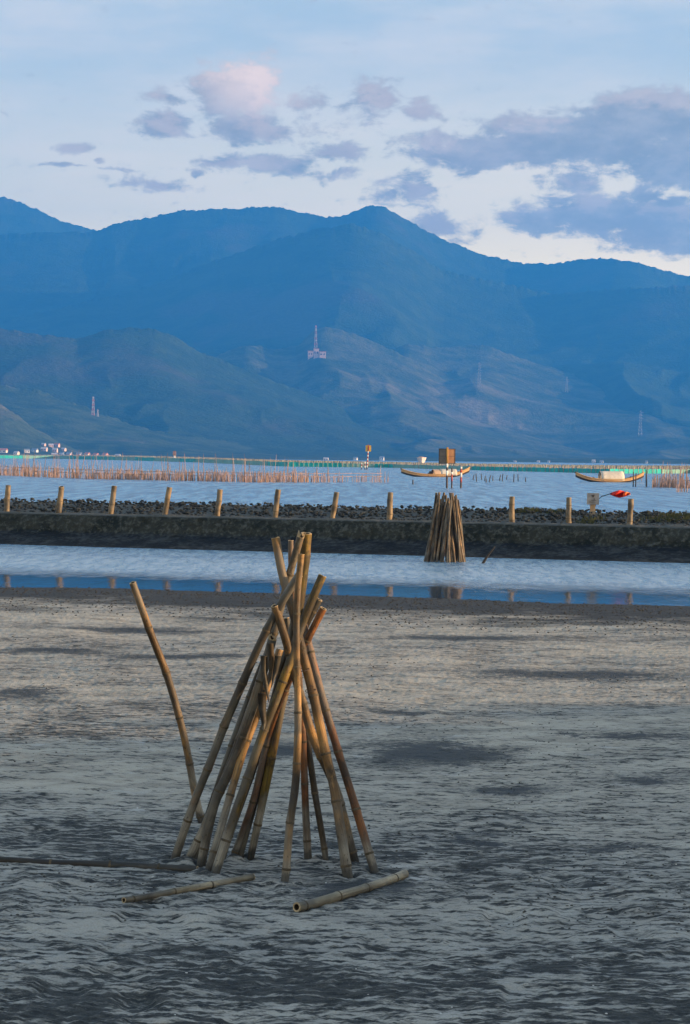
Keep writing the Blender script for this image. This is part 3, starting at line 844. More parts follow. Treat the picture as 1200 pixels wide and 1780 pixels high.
def lying(p0, p1, w, m, label, seed, mid=None, n_ends=(True, True), group=None, lift=0.8):
    a, b = at(*p0), at(*p1)
    ra, rb = w[0] * pxm(a.y) / 2, w[1] * pxm(b.y) / 2
    za = float(mud_height(np.array([a.x]), np.array([a.y]))[0]); zb = float(mud_height(np.array([b.x]), np.array([b.y]))[0])
    a.z = max(za, -.01) + ra * lift; b.z = max(zb, -.01) + rb * lift
    pts, rr = [], []
    for k in range(5):
        t = k / 4
        p = a.lerp(b, t)
        if mid: p = p + Vector((0, mid * 4 * t * (1 - t), 0))
        pts.append(p); rr.append(ra + (rb - ra) * t)
    return bamboo_pole('bamboo_pole', pts, rr, m, label, 'bamboo pole', group, hollow_top=n_ends[1], hollow_base=n_ends[0], seed=seed)
lying((216, 1567), (440, 1527), (11, 12), BAMBOO_PALE, 'thin pale bamboo pole lying on the mud at lower left', 31, 0.0, lift=1.0)
lying((516, 1580), (703, 1522), (17, 15), BAMBOO_PALE, 'short thick pale bamboo pole lying on the mud at lower right', 32, -0.05)
lying((-70, 1497), (343, 1511), (14, 15), BAMBOO_BLACKISH, 'long dark pole lying half sunk in the mud at the left edge', 33, 0.0, lift=0.4)  # dark bar modelled as a pole, blackish along its whole length

# heaps round the feet, then the mud sheet itself
for (fx, fy, r) in FEET:
    d2 = (XX - fx) ** 2 + (YY - fy) ** 2
    ZZ = ZZ + 0.030 * np.exp(-d2 / (r * 3.6) ** 2) * (0.35 + fbm(XX * 16, YY * 16, 2, 99)) - 0.036 * np.exp(-d2 / (r * 1.9) ** 2)
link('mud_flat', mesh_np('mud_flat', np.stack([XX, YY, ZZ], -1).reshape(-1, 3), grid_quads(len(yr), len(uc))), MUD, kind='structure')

# crumbs of mud, shells and pebbles: nobody could count them
def crumbs(name, n, m, ylo, yhi, rlo, rhi, label, seed, cond=None):
    rg = np.random.default_rng(seed)
    N = n * 12
    y = 1 / rg.uniform(1 / yhi, 1 / ylo, N); x = rg.uniform(-0.17, 0.17, N) * y
    if cond is not None:
        ok = cond(x, y, rg); x, y = x[ok], y[ok]
    x, y = x[:n], y[:n]; n = len(x)
    r = rg.uniform(rlo, rhi, n) * (0.6 + 0.4 * y / 12)
    z = mud_height(x, y)
    vs, fs, off = [], [], 0
    for k in range(n):
        w = int(rg.integers(8))
        q = rv[w] * (r[k] * rg.uniform((.8, .8, .5), (1.5, 1.4, .9))) + np.array([x[k], y[k], z[k] + r[k] * 0.3])
        vs.append(q); fs.append(rf[w] + off); off += len(q)
    o = link(name, mesh_np(name, np.concatenate(vs), np.concatenate(fs), False), m, kind='stuff')
    tag(o, label, 'pebbles')
CLOD = worn('mud_clod', (0.025, 0.025, 0.024), (0.06, 0.058, 0.052), 30, 0.95)
SHELL = worn('shell', (0.5, 0.5, 0.48), (0.7, 0.68, 0.64), 40, 0.6)
clump = lambda x, y, rg: vnoise(x * .8, y * .6, 640) > 0.45 + 0.2 * rg.random(len(x))
crumbs('mud_crumbs', 1500, CLOD, 7.4, 24, 0.003, 0.008, 'dark crumbs of mud scattered over the flat', 61, clump)
crumbs('shell_bits', 60, SHELL, 7.4, 27, 0.003, 0.007, 'tiny white shell bits scattered over the mud', 62)
def shore_clod(x, y, rg):
    d = shore_dist(x, y); return (d > 0.0) & (d < 5.5 + 2 * rg.random(len(x)))
crumbs('shore_clods', 3000, CLOD, 24, 38, 0.004, 0.011, 'coarse dark clods of wet mud along the pond edge', 63, shore_clod)

# ------------------------------------------------------------------ posts on the bank
POST = 'bamboo posts along the far bank'
post_px = [(13, 3, 'first'), (104, 5, 'second'), (196, 6, 'third'), (290, 8, 'fourth'), (381, 4, 'fifth'), (480, 4, 'sixth'), (582, 7, 'seventh'), (678, 3, 'eighth'), (891, 0, 'ninth'), (990, -1, 'tenth'), (1095, 2, 'eleventh')]
for k, (px, lean, word) in enumerate(post_px):
    a = bank_a(px - lean * .5, 1.9); p = on_bank(a, 1.9); p.z -= 0.05
    h = (47 + random.uniform(-2, 2)) * pxm(p.y) + 0.05
    top = p + Vector((lean * pxm(p.y), random.uniform(-.03, .03), h))
    r = (9.5 + random.uniform(-.6, .8)) * pxm(p.y) / 2
    bamboo_pole('bamboo_post', [p, p.lerp(top, .5), top], [r, r, r * .97], POSTM,
                '%s bamboo post from the left along the far bank' % word, 'post', POST, n=12, step=0.06, node=0.3, seed=200 + k)

# ------------------------------------------------------------------ far stack in the pond
ORD = 'first second third fourth fifth sixth seventh eighth ninth tenth eleventh twelfth thirteenth fourteenth fifteenth sixteenth seventeenth eighteenth nineteenth'.split()
FARG = 'bamboo poles of the far stack in the pond'
fc = at(774, 976, WATER_Z)
kpx = pxm(fc.y)
rg = random.Random(5)
for k in range(33):
    if k < 19:
        ang = math.pi + math.pi * (k + .5 + rg.uniform(-.35, .35)) / 19; rr_ = rg.uniform(.88, 1.06)
    else:
        ang = math.pi * (k - 19 + .5) / 14; rr_ = rg.uniform(.75, 1.0)
    bx = fc.x + math.cos(ang) * 37.5 * kpx * rr_; by = fc.y + math.sin(ang) * 0.42 * rr_
    tx = fc.x + (math.cos(ang) * 12 + rg.uniform(-8, 8) + 3) * kpx; ty = fc.y + math.sin(ang) * 0.15 + rg.uniform(-.05, .05)
    farlab = ('%s front pole from the left in the cone-shaped stack in the pond' % ORD[k]) if k < 19 else 'back pole of the stack in the pond, mostly hidden by its front poles'
    hz = rg.uniform(1.05, 1.36)
    if k in (5, 13, 24): hz += 0.1
    r = rg.uniform(3.8, 5.8) * kpx / 2
    foot = Vector((bx, by, WATER_Z - .12)); top = Vector((tx, ty, WATER_Z + hz))
    midp = foot.lerp(top, .5) + Vector((rg.uniform(-.015, .015), rg.uniform(-.015, .015), 0))
    bamboo_pole('bamboo_pole', [foot, midp, top], [r, r * .92, r * .8], rg.choice([FAR_A, FAR_B, FAR_A, FAR_C, FAR_A]),
                farlab, 'bamboo pole', FARG, n=8, step=0.1, node=0.32, rings=False, seed=300 + k)
foot = at(837, 979, WATER_Z); foot.z -= .05
bamboo_pole('stick', [foot, atd(848, 966, foot.y), atd(861, 950, foot.y)], [.028, .024, .012], BAMBOO_BLACKISH,
            'thin dark stick leaning right out of the pond beside the far stack', 'stick', None, n=8, rings=False, hollow_top=False, seed=3)

# ------------------------------------------------------------------ sign and flag on the bank
BOARD = worn('grey_board', (0.13, 0.15, 0.18), (0.22, 0.24, 0.27), 6, 0.8)
WOODP = worn('grey_wood', (0.20, 0.15, 0.10), (0.32, 0.25, 0.17), 5, 0.85, stretch=(4, 4, 1))
BLACK = worn('black_paint', (0.02, 0.02, 0.022), (0.04, 0.04, 0.042), 12, 0.7)
a = bank_a(1031, 4.2); p = on_bank(a, 4.2); k = pxm(p.y)
sg = thing('sign_board', 'small square grey sign board on a short post on the bank', 'sign', p)
mb = MB(); mb.box((0, 0, 0.10), (9 * k, 0.05, 0.42)); mb.build('post', WOODP, sg)
zc = atd(1031.5, 867, p.y).z - p.z
mb = MB(); mb.box((0, -.045, zc), (21 * k, 0.02, 20 * k)); mb.build('board', BOARD, sg)
mb = MB()
for (x0, z0, w_, h_) in [(0, 4.2, 3.0, 3.0), (0, 6.2, 5.5, 1.4), (0.5, -2.5, 9, 1.0), (-2, -5.5, 10, .9), (2, -.4, 1.2, 2.2)]:
    mb.box((x0 * k, -.0575, zc + z0 * k), (w_ * k, 0.003, h_ * k))
mb.build('painted_mark', BLACK, sg)
RED, rt, rb_ = mat('red_cloth')
rc = rt.add('ShaderNodeTexCoord').outputs['Object']
setb(rt, rb_, rt.mix(rt.ss(rt.noise(rc, 9, 4, .6), .35, .7), (0.42, 0.012, 0.010), (0.70, 0.035, 0.015)), 0.7, 0.2)
ORANGE = worn('orange_cloth', (0.75, 0.12, 0.03), (0.85, 0.22, 0.06), 9, 0.7)
fl = thing('flag', 'red wind-blown flag on a thin slanting pole beside the sign board', 'flag', atd(1036, 866, p.y + .1))
f0 = Vector(fl.location)
mb = MB(); mb.tube([atd(1032, 889, p.y + .08) - f0, atd(1038, 870, p.y + .08) - f0, atd(1046, 863, p.y + .04) - f0, atd(1064, 857.5, p.y) - f0], [.012, .011, .010, .008], 6); mb.build('pole', BLACK, fl)
def flag_piece(name, m, outline, wavep):
    nx, nz = 26, 8
    vs = []
    for side in (0, 1):
        for i in range(nx + 1):
            u = i / nx; px = outline[0][0] + (outline[-1][0] - outline[0][0]) * u
            top = np.interp(px, [o_[0] for o_ in outline], [o_[1] for o_ in outline]); bot = np.interp(px, [o_[0] for o_ in outline], [o_[2] for o_ in outline])
            for j in range(nz + 1):
                v = j / nz
                dep = p.y + 0.05 * math.sin(u * 9 + v * 3.0 + wavep) + 0.03 * math.sin(v * 7 + u * 4) + side * .004
                vs.append(tuple(atd(px, top + (bot - top) * v, dep) - f0))
    q = grid_quads(nx + 1, nz + 1)
    n1 = (nx + 1) * (nz + 1)
    link(name, mesh_np(name, vs, np.concatenate([q, q[:, ::-1] + n1])), m, fl)
flag_piece('red_cloth', RED, [(1060, 857.5, 859.5), (1068, 854.5, 863), (1077, 852, 865.5), (1084, 853.5, 864), (1090, 855.5, 862)], 0)
flag_piece('orange_edge', ORANGE, [(1083, 853.5, 864), (1090, 855, 862), (1096, 856.5, 860)], 0.4)
a2 = bank_a(1091, 3.0); q0 = on_bank(a2, 3.0)
mb = MB(); mb.tube([(0, 0, -.1), (0.01, 0, .25), (0.015, 0, 25 * pxm(q0.y) + .03)], [.014, .013, .011], 7)
tag(mb.build('stick', WOODP), 'thin upright stick just left of the last bank post', 'stick').location = q0

# ------------------------------------------------------------------ grass on the bank
GRASS = worn('bank_grass', (0.025, 0.040, 0.018), (0.075, 0.080, 0.038), 6, 0.9)
def tuft(px0, px1, s, n, h, label):
    mb = MB(); a0, a1 = bank_a(px0, s), bank_a(px1, s)
    o0 = on_bank((a0 + a1) / 2, s)
    for k in range(n):
        a = random.gauss((a0 + a1) / 2, (a1 - a0) / 4); b = on_bank(a, s + random.uniform(-.5, .5)) - o0
        hh = h * random.uniform(.4, 1.1); dx = random.uniform(-.5, .5) * hh; dy_ = random.uniform(-.3, .3) * hh
        w = random.uniform(.006, .014)
        mb.face([b + Vector((-w, 0, 0)), b + Vector((w, 0, 0)), b + Vector((dx * .4 + w * .6, dy_ * .4, hh * .7)), b + Vector((dx, dy_, hh)), b + Vector((dx * .4 - w * .6, dy_ * .4, hh * .7))])
    o = mb.build('grass_tuft', GRASS); o.location = o0; tag(o, label, 'grass'); o['kind'] = 'stuff'
tuft(905, 938, 4.6, 220, 0.12, 'low dry grass tuft on the rubble right of the far stack')
tuft(955, 985, 4.6, 140, 0.10, 'short grass tuft on the rubble left of the sign board')
tuft(1120, 1230, 3.6, 700, 0.11, 'green weeds over the rubble at the right edge of the bank')
tuft(1010, 1045, 3.0, 130, 0.12, 'few green weeds on the rubble below the sign board')

# ------------------------------------------------------------------ stake fences in the lagoon
STAKE = worn('weathered_stake', (0.20, 0.125, 0.085), (0.40, 0.27, 0.20), 3, 0.9)
STAKE_P = worn('pinkish_stake', (0.30, 0.19, 0.16), (0.42, 0.30, 0.27), 3, 0.9)
STAKE_D = worn('dark_wet_stake', (0.035, 0.035, 0.04), (0.09, 0.08, 0.07), 3, 0.8)
unit = MB(); unit.tube([(0, 0, -.3), (0.02, 0, .35), (0, .01, 1.0)], [1.0, .9, .7], 6)
stake_me = []
for mm in (STAKE, STAKE_P, STAKE_D):
    u_ = MB(); u_.tube([(0, 0, -.35), (0.6, 0.2, .4), (0, .3, 1.0)], [1.0, .9, .65], 6); me = u_.mesh('stake'); me.materials.append(mm); stake_me.append(me)
def stake_fence(name, label, base, px0, px1, n_single, n_rest, hfun, rails=True, seed=1, spread=2.5):
    rg = random.Random(seed)
    bx_ = [b[0] for b in base]; by_ = [b[1] for b in base]
    def gp(px, off=0.0):
        g = at(px, float(np.interp(px, bx_, by_)), WATER_Z); g = g * ((g.y + off) / g.y); g.z = WATER_Z
        return g
    o0 = gp((px0 + px1) / 2)
    root = thing(name, label, 'stake fence', o0)
    rest = [MB(), MB()]
    for k in range(n_single + n_rest):
        px = rg.uniform(px0, px1)
        single = k < n_single
        h = hfun(px, rg, single)
        if h <= 0: continue
        g = gp(px, rg.gauss(0, spread))
        hm = h * pxm(g.y); r = rg.uniform(.020, .036)
        lx, ly = rg.gauss(0, .06) * hm, rg.gauss(0, .06) * hm
        if single:
            o = link('stake', stake_me[0 if rg.random() < .6 else 1], None, root)
            o.location = g - o0; o.scale = (r, r, hm); o.rotation_euler = (rg.gauss(0, .07), rg.gauss(0, .09), rg.uniform(0, 6))
        else:
            rest[0 if rg.random() < .55 else 1].tube([g - o0 + Vector((0, 0, -.3)), g - o0 + Vector((lx, ly, hm))], [r * .9, r * .6], 4)
    rest[0].build('stake_row', STAKE, root, kind='stuff'); rest[1].build('pale_stake_row', STAKE_P, root, kind='stuff')
    if rails:
        xs_ = np.arange(px0, px1, 26)
        for hh in rails:
            for i in range(len(xs_) - 1):
                a_, b_ = gp(xs_[i]) - o0, gp(xs_[i + 1] + 4) - o0
                mb = MB(); z = hh * pxm((a_ + o0).y)
                mb.tube([a_ + Vector((0, rg.uniform(-.1, .1), z + rg.uniform(-.04, .04))), b_ + Vector((0, rg.uniform(-.1, .1), z + rg.uniform(-.04, .04)))], .02, 5)
                mb.build('rail', STAKE if rg.random() < .6 else STAKE_P, root)
    return root
def h_left(px, rg, single):
    t = sstep(px, 520, 600)
    if rg.random() < t * .75: return 0
    if single: return rg.choice([rg.uniform(16, 24), rg.uniform(22, 36)]) * (1 - .35 * float(t))
    return rg.uniform(9, 20) * (1 - .3 * float(t))
stake_fence('stake_fence', 'long row of brown brushwood stakes in the lagoon on the left', [(-200, 815), (0, 826), (150, 832), (300, 835), (450, 838), (600, 838), (700, 838)], -120, 676, 190, 1500, h_left, rails=(9.5, 15), seed=3)
def h_right(px, rg, single):
    return rg.uniform(18, 34) if single else rg.uniform(10, 24)
stake_fence('stake_fence', 'dense patch of pinkish stakes in the lagoon at the right edge', [(1100, 846), (1330, 850)], 1134, 1300, 60, 420, h_right, rails=(12,), seed=4)
stake_fence('stake_fence', 'short dark row of low stakes before the pinkish stakes', [(1170, 855), (1330, 857)], 1176, 1300, 14, 40, lambda px, rg, s_: rg.uniform(8, 16), rails=(7,), seed=5, spread=.8)

def lone(px, py, h, r, m, label, lean=0.0, grp_=None):
    g = at(px, py, WATER_Z); hm = h * pxm(g.y)
    mb = MB(); mb.tube([(0, 0, -.3), (lean * hm * .5, 0, hm * .5), (lean * hm, 0.01, hm)], [r, r * .95, r * .8], 7)
    o = mb.build('mooring_stake', m); o.location = g
    tag(o, label, 'stake', grp_)
lone(1101, 846, 26, .05, STAKE_D, 'left of two thin dark stakes before the right boat bow')
lone(1105, 846, 24, .05, STAKE_D, 'right of two thin dark stakes before the right boat bow', .03)
lone(1124, 846, 30, .07, STAKE_D, 'thick dark stake just right of the right boat', -.03)
lone(1115, 836, 20, .04, STAKE_P, 'pale slanting stake behind the bow of the right boat', .12)
lone(718, 842, 8, .06, STAKE_D, 'short dark stake in open water under the left boat')
for i, (px, py, h) in enumerate(sorted([(822, 834, 9), (829, 837, 14), (838, 834, 11), (842, 836, 9), (850, 838, 12), (857, 836, 9), (868, 836, 11), (873, 837, 13), (893, 838, 14), (901, 836, 12), (914, 838, 8), (845, 839, 7), (880, 834, 8)])):
    lone(px, py, h, .05, STAKE_D, '%s thin dark stake from the left in the open lagoon between the boats' % ORD[i], random.uniform(-.2, .3), 'thin dark stakes between the boats')

# ------------------------------------------------------------------ green net fence and pale reed belt
NETS = [worn('green_net', (0.010, 0.25, 0.24), (0.02, 0.38, 0.35), 0.3, 0.8), worn('pale_green_net', (0.10, 0.30, 0.26), (0.20, 0.36, 0.31), 0.3, 0.85), worn('beige_net', (0.30, 0.27, 0.20), (0.36, 0.33, 0.25), 0.3, 0.9)]
nb = [(-200, 797), (0, 796.5), (100, 797.5), (230, 800.5), (350, 804), (500, 811), (680, 813), (850, 818), (1060, 823), (1200, 823), (1400, 826)]
nt = [(-200, 790), (0, 791.2), (100, 791.7), (230, 793.8), (350, 797.3), (500, 803), (680, 806.5), (850, 811), (1060, 814.8), (1200, 815.5), (1400, 818)]
def nl(px): return float(np.interp(px, [b[0] for b in nb], [b[1] for b in nb])), float(np.interp(px, [b[0] for b in nt], [b[1] for b in nt]))
b0, _ = nl(600); no = at(600, b0, WATER_Z)
net = thing('net_fence', 'long green fish net fence across the lagoon on thin stakes', 'net fence', no)
pan = [(-160, -40, 0), (-40, 40, 0), (40, 62, 1), (62, 120, 1), (120, 160, 0), (160, 200, 0), (200, 235, 1), (235, 270, 0), (270, 312, 1), (312, 340, 0), (340, 420, 1), (420, 465, 1), (465, 520, 0), (520, 595, 0), (595, 650, 1), (650, 684, 0), (684, 720, 1), (720, 760, 1), (760, 820, 1), (820, 900, 0), (900, 980, 0), (980, 1060, 0), (1060, 1110, 0), (1110, 1150, 0), (1150, 1200, 1), (1200, 1290, 0)]
st = MB()
for (x0, x1, c) in pan:
    mb = MB(); n = max(2, int((x1 - x0) / 8))
    rows = []
    for i in range(n + 1):
        px = x0 + (x1 - x0) * i / n
        b, t_ = nl(px)
        g = at(px, b, WATER_Z); hm = (b - t_) * pxm(g.y) * random.uniform(.88, 1.02)
        g = g - no
        rows.append((g, hm)); 
        st.tube([g + Vector((0, -.1, -.3)), g + Vector((random.uniform(-.1, .1), -.1, hm * random.uniform(1.05, 1.5)))], .05, 4)
    for i in range(n):
        (g, h0), (g2, h1) = rows[i], rows[i + 1]
        sag = Vector((0, 0, -.08))
        e = Vector((0, .05, 0)); up0, up1 = Vector((0, 0, h0)), Vector((0, 0, h1))
        mb.face([g, g2, g2 + up1, g + up0]); mb.face([g2 + e, g + e, g + e + up0, g2 + e + up1]); mb.face([g + up0, g2 + up1, g2 + up1 + e, g + up0 + e])
    mb.build('net_panel', NETS[c], net)
st.build('net_stakes', STAKE_P, net, kind='stuff')
REED = worn('dry_reed', (0.17, 0.18, 0.14), (0.28, 0.26, 0.20), 0.5, 0.9)
mb = MB()
for k in range(7600):
    px = random.uniform(-150, 1380)
    b, t_ = nl(px); lo = at(px, b, WATER_Z).y
    dep = lo * random.uniform(1.45, 2.3); g = at(px, b, WATER_Z) * (dep / lo); g.z = WATER_Z
    top = atd(px, t_ - np.interp(px, [0, 300, 700, 1060], [.6, 2.5, 4.0, 6.2]) * random.uniform(.55, 1.05), dep).z - WATER_Z
    w = 0.00025 * dep * random.uniform(.6, 1.6); dx = random.gauss(0, .12) * top
    gg = g - no
    mb.tube([gg + Vector((0, 0, -.2)), gg + Vector((dx, 0, top))], [w, w * .6], 3, caps=False)
o = mb.build('reed_belt', REED, None, kind='stuff'); o.location = no
tag(o, 'pale belt of dry reeds behind the green net fence', 'reeds')

# ------------------------------------------------------------------ boats
HULL = worn('boat_wood', (0.40, 0.23, 0.10), (0.55, 0.34, 0.15), 1.2, 0.7, stretch=(.4, 2, 2))
HULL_D = worn('boat_tar', (0.03, 0.028, 0.028), (0.06, 0.05, 0.045), 1.5, 0.7)
CANVAS = worn('pale_canvas', (0.46, 0.42, 0.36), (0.64, 0.59, 0.51), 1.6, 0.8)
CANVAS_O = worn('tan_canvas', (0.50, 0.32, 0.20), (0.60, 0.42, 0.28), 1.6, 0.8)
def boat(label, px0, px1, pyw, end_up, parts):
    g = at((px0 + px1) / 2, pyw, WATER_Z); k = pxm(g.y)
    L = (px1 - px0) * k * 1.02
    root = thing('sampan_boat', label, 'boat', g)
    root.rotation_euler = (0, 0, 0.22)
    n = 40; B = L * 0.085
    def sheer(u):        # height of the gunwale over the water
        e = abs(u) ** 2.6
        return (0.034 + (end_up[0] if u < 0 else end_up[1]) * e) * L
    def keel(u):
        e = abs(u) ** 3.0
        return (-0.012 + (end_up[0] if u < 0 else end_up[1]) * e * 0.82) * L
    def half(u): return B * (1 - 0.90 * abs(u) ** 2.4)
    out, tar, deck, gun = MB(), MB(), MB(), MB()
    sec = []
    for i in range(n + 1):
        u = -1 + 2 * i / n; x = u * L / 2; b_ = half(u); zs, zk = sheer(u), keel(u)
        zm = zk + (zs - zk) * .42
        sec.append([Vector((x, -b_, zs)), Vector((x, -b_ * .9, zm)), Vector((x, -b_ * .5, zk)), Vector((x, b_ * .5, zk)), Vector((x, b_ * .9, zm)), Vector((x, b_, zs))])
    for i in range(n):
        s0, s1 = sec[i], sec[i + 1]
        out.face([s0[0], s1[0], s1[1], s0[1]], True); out.face([s0[4], s1[4], s1[5], s0[5]], True)
        tar.face([s0[1], s1[1], s1[2], s0[2]], True); tar.face([s0[2], s1[2], s1[3], s0[3]], True); tar.face([s0[3], s1[3], s1[4], s0[4]], True)
        dz = Vector((0, 0, -.018 * L * .6))
        deck.face([s0[0] + dz, s0[5] + dz, s1[5] + dz, s1[0] + dz])
    for s_ in (sec[0], sec[-1]): out.face([s_[0], s_[1], s_[4], s_[5]]); tar.face([s_[1], s_[2], s_[3], s_[4]])
    hull = out.build('hull', HULL, root); tar.build('tarred_bottom', HULL_D, root); deck.build('deck', HULL_D, root)
    for sd in (0, 5):
        gb = MB(); gb.tube([s_[sd] + Vector((0, 0, .01)) for s_ in sec], 0.006 * L, 6); gb.build('gunwale', HULL, hull)
    for i in (0, n):
        eb = MB(); c = (sec[i][0] + sec[i][5]) / 2; w_ = (sec[i][5] - sec[i][0]).length
        eb.box(c, (0.02 * L, w_ * 1.3, 0.02 * L)); eb.build('end_board', HULL_D if i == 0 else HULL, hull)
    for u in (-.55, -.2, .55):
        tb = MB(); tb.box((u * L / 2, 0, sheer(u) - .012 * L), (.02 * L, 2 * half(u), .008 * L)); tb.build('thwart', HULL, root)
    for (kind, x0, x1, hh, m) in parts:
        u0, u1 = -1 + 2 * x0, -1 + 2 * x1
        if kind == 'cover':
            cb = MB(); ns = 12; b_ = B * .92; zb = sheer(0) - .01 * L
            ribs = []
            for j in range(9):
                x = (u0 + (u1 - u0) * j / 8) * L / 2
                wob = 1.0
                ribs.append([Vector((x, -b_ * math.cos(math.pi * q / ns), zb + hh * L * wob * math.sin(math.pi * q / ns) ** .8)) for q in range(ns + 1)])
            o = link('arched_cover', mesh_np('arched_cover', [tuple(v) for rb2 in ribs for v in rb2], grid_quads(9, ns + 1)), m, root)
            sm = o.modifiers.new('thick', 'SOLIDIFY'); sm.thickness = .02
            for j in (0, 8):
                hb = MB(); hb.tube([v + Vector((0, 0, .012)) for v in ribs[j]], .018, 5); hb.build('cover_hoop', m, o)
        elif kind == 'gear':
            gb = MB(); x = (u0 + u1) / 2 * L / 2; gb.tube([(x - .2, -.1, sheer(0) - .05), (x, -.12, sheer(0) + hh * L), (x + .25, -.1, sheer(0) + hh * L * .6)], [.16, .2, .1], 7)
            gb.build('gear_heap', m, root)
        elif kind == 'oar':
            gb = MB(); gb.tube([((u0) * L / 2, -.2, sheer(u0) + .05), ((u1) * L / 2, .1, sheer(0) + hh * L)], .03, 6); gb.build('oar', m, root)
    return root
boat('long wooden boat with tan and white covers behind the brown sign panel', 697, 817, 829, (.075, .105),
     [('cover', .46, .56, .080, CANVAS_O), ('cover', .565, .80, .088, CANVAS), ('gear', .40, .45, .03, HULL_D), ('oar', .38, .45, .055, HULL_D), ('gear', .16, .19, .012, CANVAS_O)])
boat('wooden boat with a white arched cover on the lagoon at right', 999, 1121, 838, (.098, .105),
     [('cover', .355, .69, .125, CANVAS), ('gear', .22, .29, .010, HULL_D), ('gear', .79, .83, .025, HULL_D)])

# ------------------------------------------------------------------ channel marks
WHITE = worn('white_paint', (0.70, 0.68, 0.64), (0.80, 0.78, 0.74), 3, 0.6)
REDP = worn('red_paint', (0.30, 0.045, 0.03), (0.42, 0.08, 0.05), 3, 0.6)
DARKP = worn('dark_paint', (0.045, 0.04, 0.042), (0.09, 0.07, 0.065), 3, 0.6)
BROWN = worn('brown_board', (0.27, 0.13, 0.06), (0.36, 0.19, 0.09), 3, 0.75)
YELLOW = worn('yellow_board', (0.62, 0.36, 0.03), (0.75, 0.45, 0.05), 3, 0.6)
BROWN_SHADE = worn('shaded_brown_board', (0.13, 0.10, 0.075), (0.19, 0.15, 0.11), 3, 0.8)  # board brown darkened in colour for the panel turned from the sun
OCHRE = worn('ochre_paint', (0.34, 0.17, 0.035), (0.42, 0.23, 0.05), 3, 0.7)
def banded(root, loc, r, bands, lean=(0, 0)):
    for (z0, z1, m) in bands:
        mb = MB(); mb.tube([Vector(loc) + Vector((lean[0] * z0, lean[1] * z0, z0)), Vector(loc) + Vector((lean[0] * z1, lean[1] * z1, z1))], r, 10); mb.build('pole_band', m, root)
g = at(777, 848.5, WATER_Z); k = pxm(g.y)
cm = thing('channel_sign', 'tall brown square panel on a banded pole standing in the lagoon', 'sign', g)
banded(cm, (0, 0, 0), 1.9 * k, [(-.4, 22 * k, DARKP), (22 * k, 30.5 * k, WHITE), (30.5 * k, 36 * k, DARKP), (36 * k, 42.5 * k, WHITE), (42.5 * k, 71 * k, OCHRE)])
for sd in (-1, 1):
    rot = Matrix.Rotation(sd * rad(13), 3, 'Z')
    c = Vector((sd * 7.2 * k, .09 + .10, 55.5 * k))
    mb = MB(); mb.box(c, (13.2 * k, .03, 25 * k), rot); pn = mb.build('panel', BROWN if sd > 0 else BROWN_SHADE, cm)
    fb = MB()
    for (ox, oz, sx_, sz_) in [(0, 12.6, 14, 1.1), (0, -12.6, 14, 1.1), (-6.8, 0, 1.0, 26), (6.8, 0, 1.0, 26), (0, 0, 13, .6)]:
        fb.box(c + rot @ Vector((ox * k, -.026, oz * k)), (sx_ * k, .02, sz_ * k), rot)
    fb.build('panel_frame', DARKP, pn)
g2 = at(785.5, 848.5, WATER_Z)
ps2 = thing('banded_pole', 'dark red pole just right of the brown sign panel pole', 'pole', g2)
banded(ps2, (0, 0, 0), 1.5 * k, [(-.4, 12 * k, DARKP), (12 * k, 24 * k, REDP), (24 * k, 28 * k, WHITE), (28 * k, 35 * k, DARKP)])
g3 = at(801.5, 848.5, WATER_Z)
ps3 = thing('banded_pole', 'short red and white pole standing before the left boat bow', 'pole', g3)
banded(ps3, (0, 0, 0), 1.8 * k, [(-.4, 10 * k, DARKP), (10 * k, 19 * k, REDP), (19 * k, 27 * k, WHITE), (27 * k, 33.5 * k, REDP), (33.5 * k, 37.5 * k, WHITE)])
g = at(635, 816.5, WATER_Z); k = pxm(g.y)
ym = thing('channel_marker', 'yellow topped channel marker on red and white striped legs', 'marker', g)
def stripes(h0, h1, n):
    return [(-.4, h0, DARKP)] + [(h0 + (h1 - h0) * i / n, h0 + (h1 - h0) * (i + 1) / n, (WHITE, REDP)[i % 2]) for i in range(n)]
banded(ym, (3 * k, 0, 0), 1.1 * k, stripes(4 * k, 32 * k, 9), (.06, 0))
banded(ym, (-6.5 * k, .5, 0), 1.0 * k, stripes(3.5 * k, 12 * k, 3), (.03, 0))
banded(ym, (-.5 * k, -.4, 0), 1.0 * k, stripes(3.5 * k, 14 * k, 3), (0.01, 0))
mb = MB(); mb.box((5.2 * k, 0, 37 * k), (9.5 * k, .12, 10.5 * k)); mb.build('top_board', YELLOW, ym)
mb = MB(); mb.box((5.2 * k, -.10, 37 * k), (2.6 * k, .08, 8.5 * k)); mb.box((5.2 * k, 0, 42.8 * k), (4 * k, .2, 1.2 * k)); mb.build('top_stripe', REDP, ym)
g = at(303.5, 798.5, WATER_Z); g = g * (1300 / g.y); g.z = WATER_Z; k = pxm(g.y)
om = thing('channel_marker', 'small distant orange channel marker above the net fence at left', 'marker', g)
zt = atd(303.5, 784.5, g.y).z - WATER_Z; zb = atd(303.5, 792, g.y).z - WATER_Z
mb = MB(); mb.tube([(0, 0, -.5), (0, 0, zb)], [1.9 * k, 1.6 * k], 10); mb.build('pillar', WHITE, om)
mb = MB(); mb.box((0, 0, (zb + zt) / 2), (5.2 * k, 5 * k, zt - zb)); mb.build('top_board', BROWN, om)
mb = MB(); mb.tube([(0, 0, zt), (0, 0, zt + 1.5 * k)], [2.0 * k, .6 * k], 8); mb.build('cap', DARKP, om)

WALLW = worn('pinkish_white_paint', (0.58, 0.47, 0.42), (0.66, 0.55, 0.50), 1, 0.8)
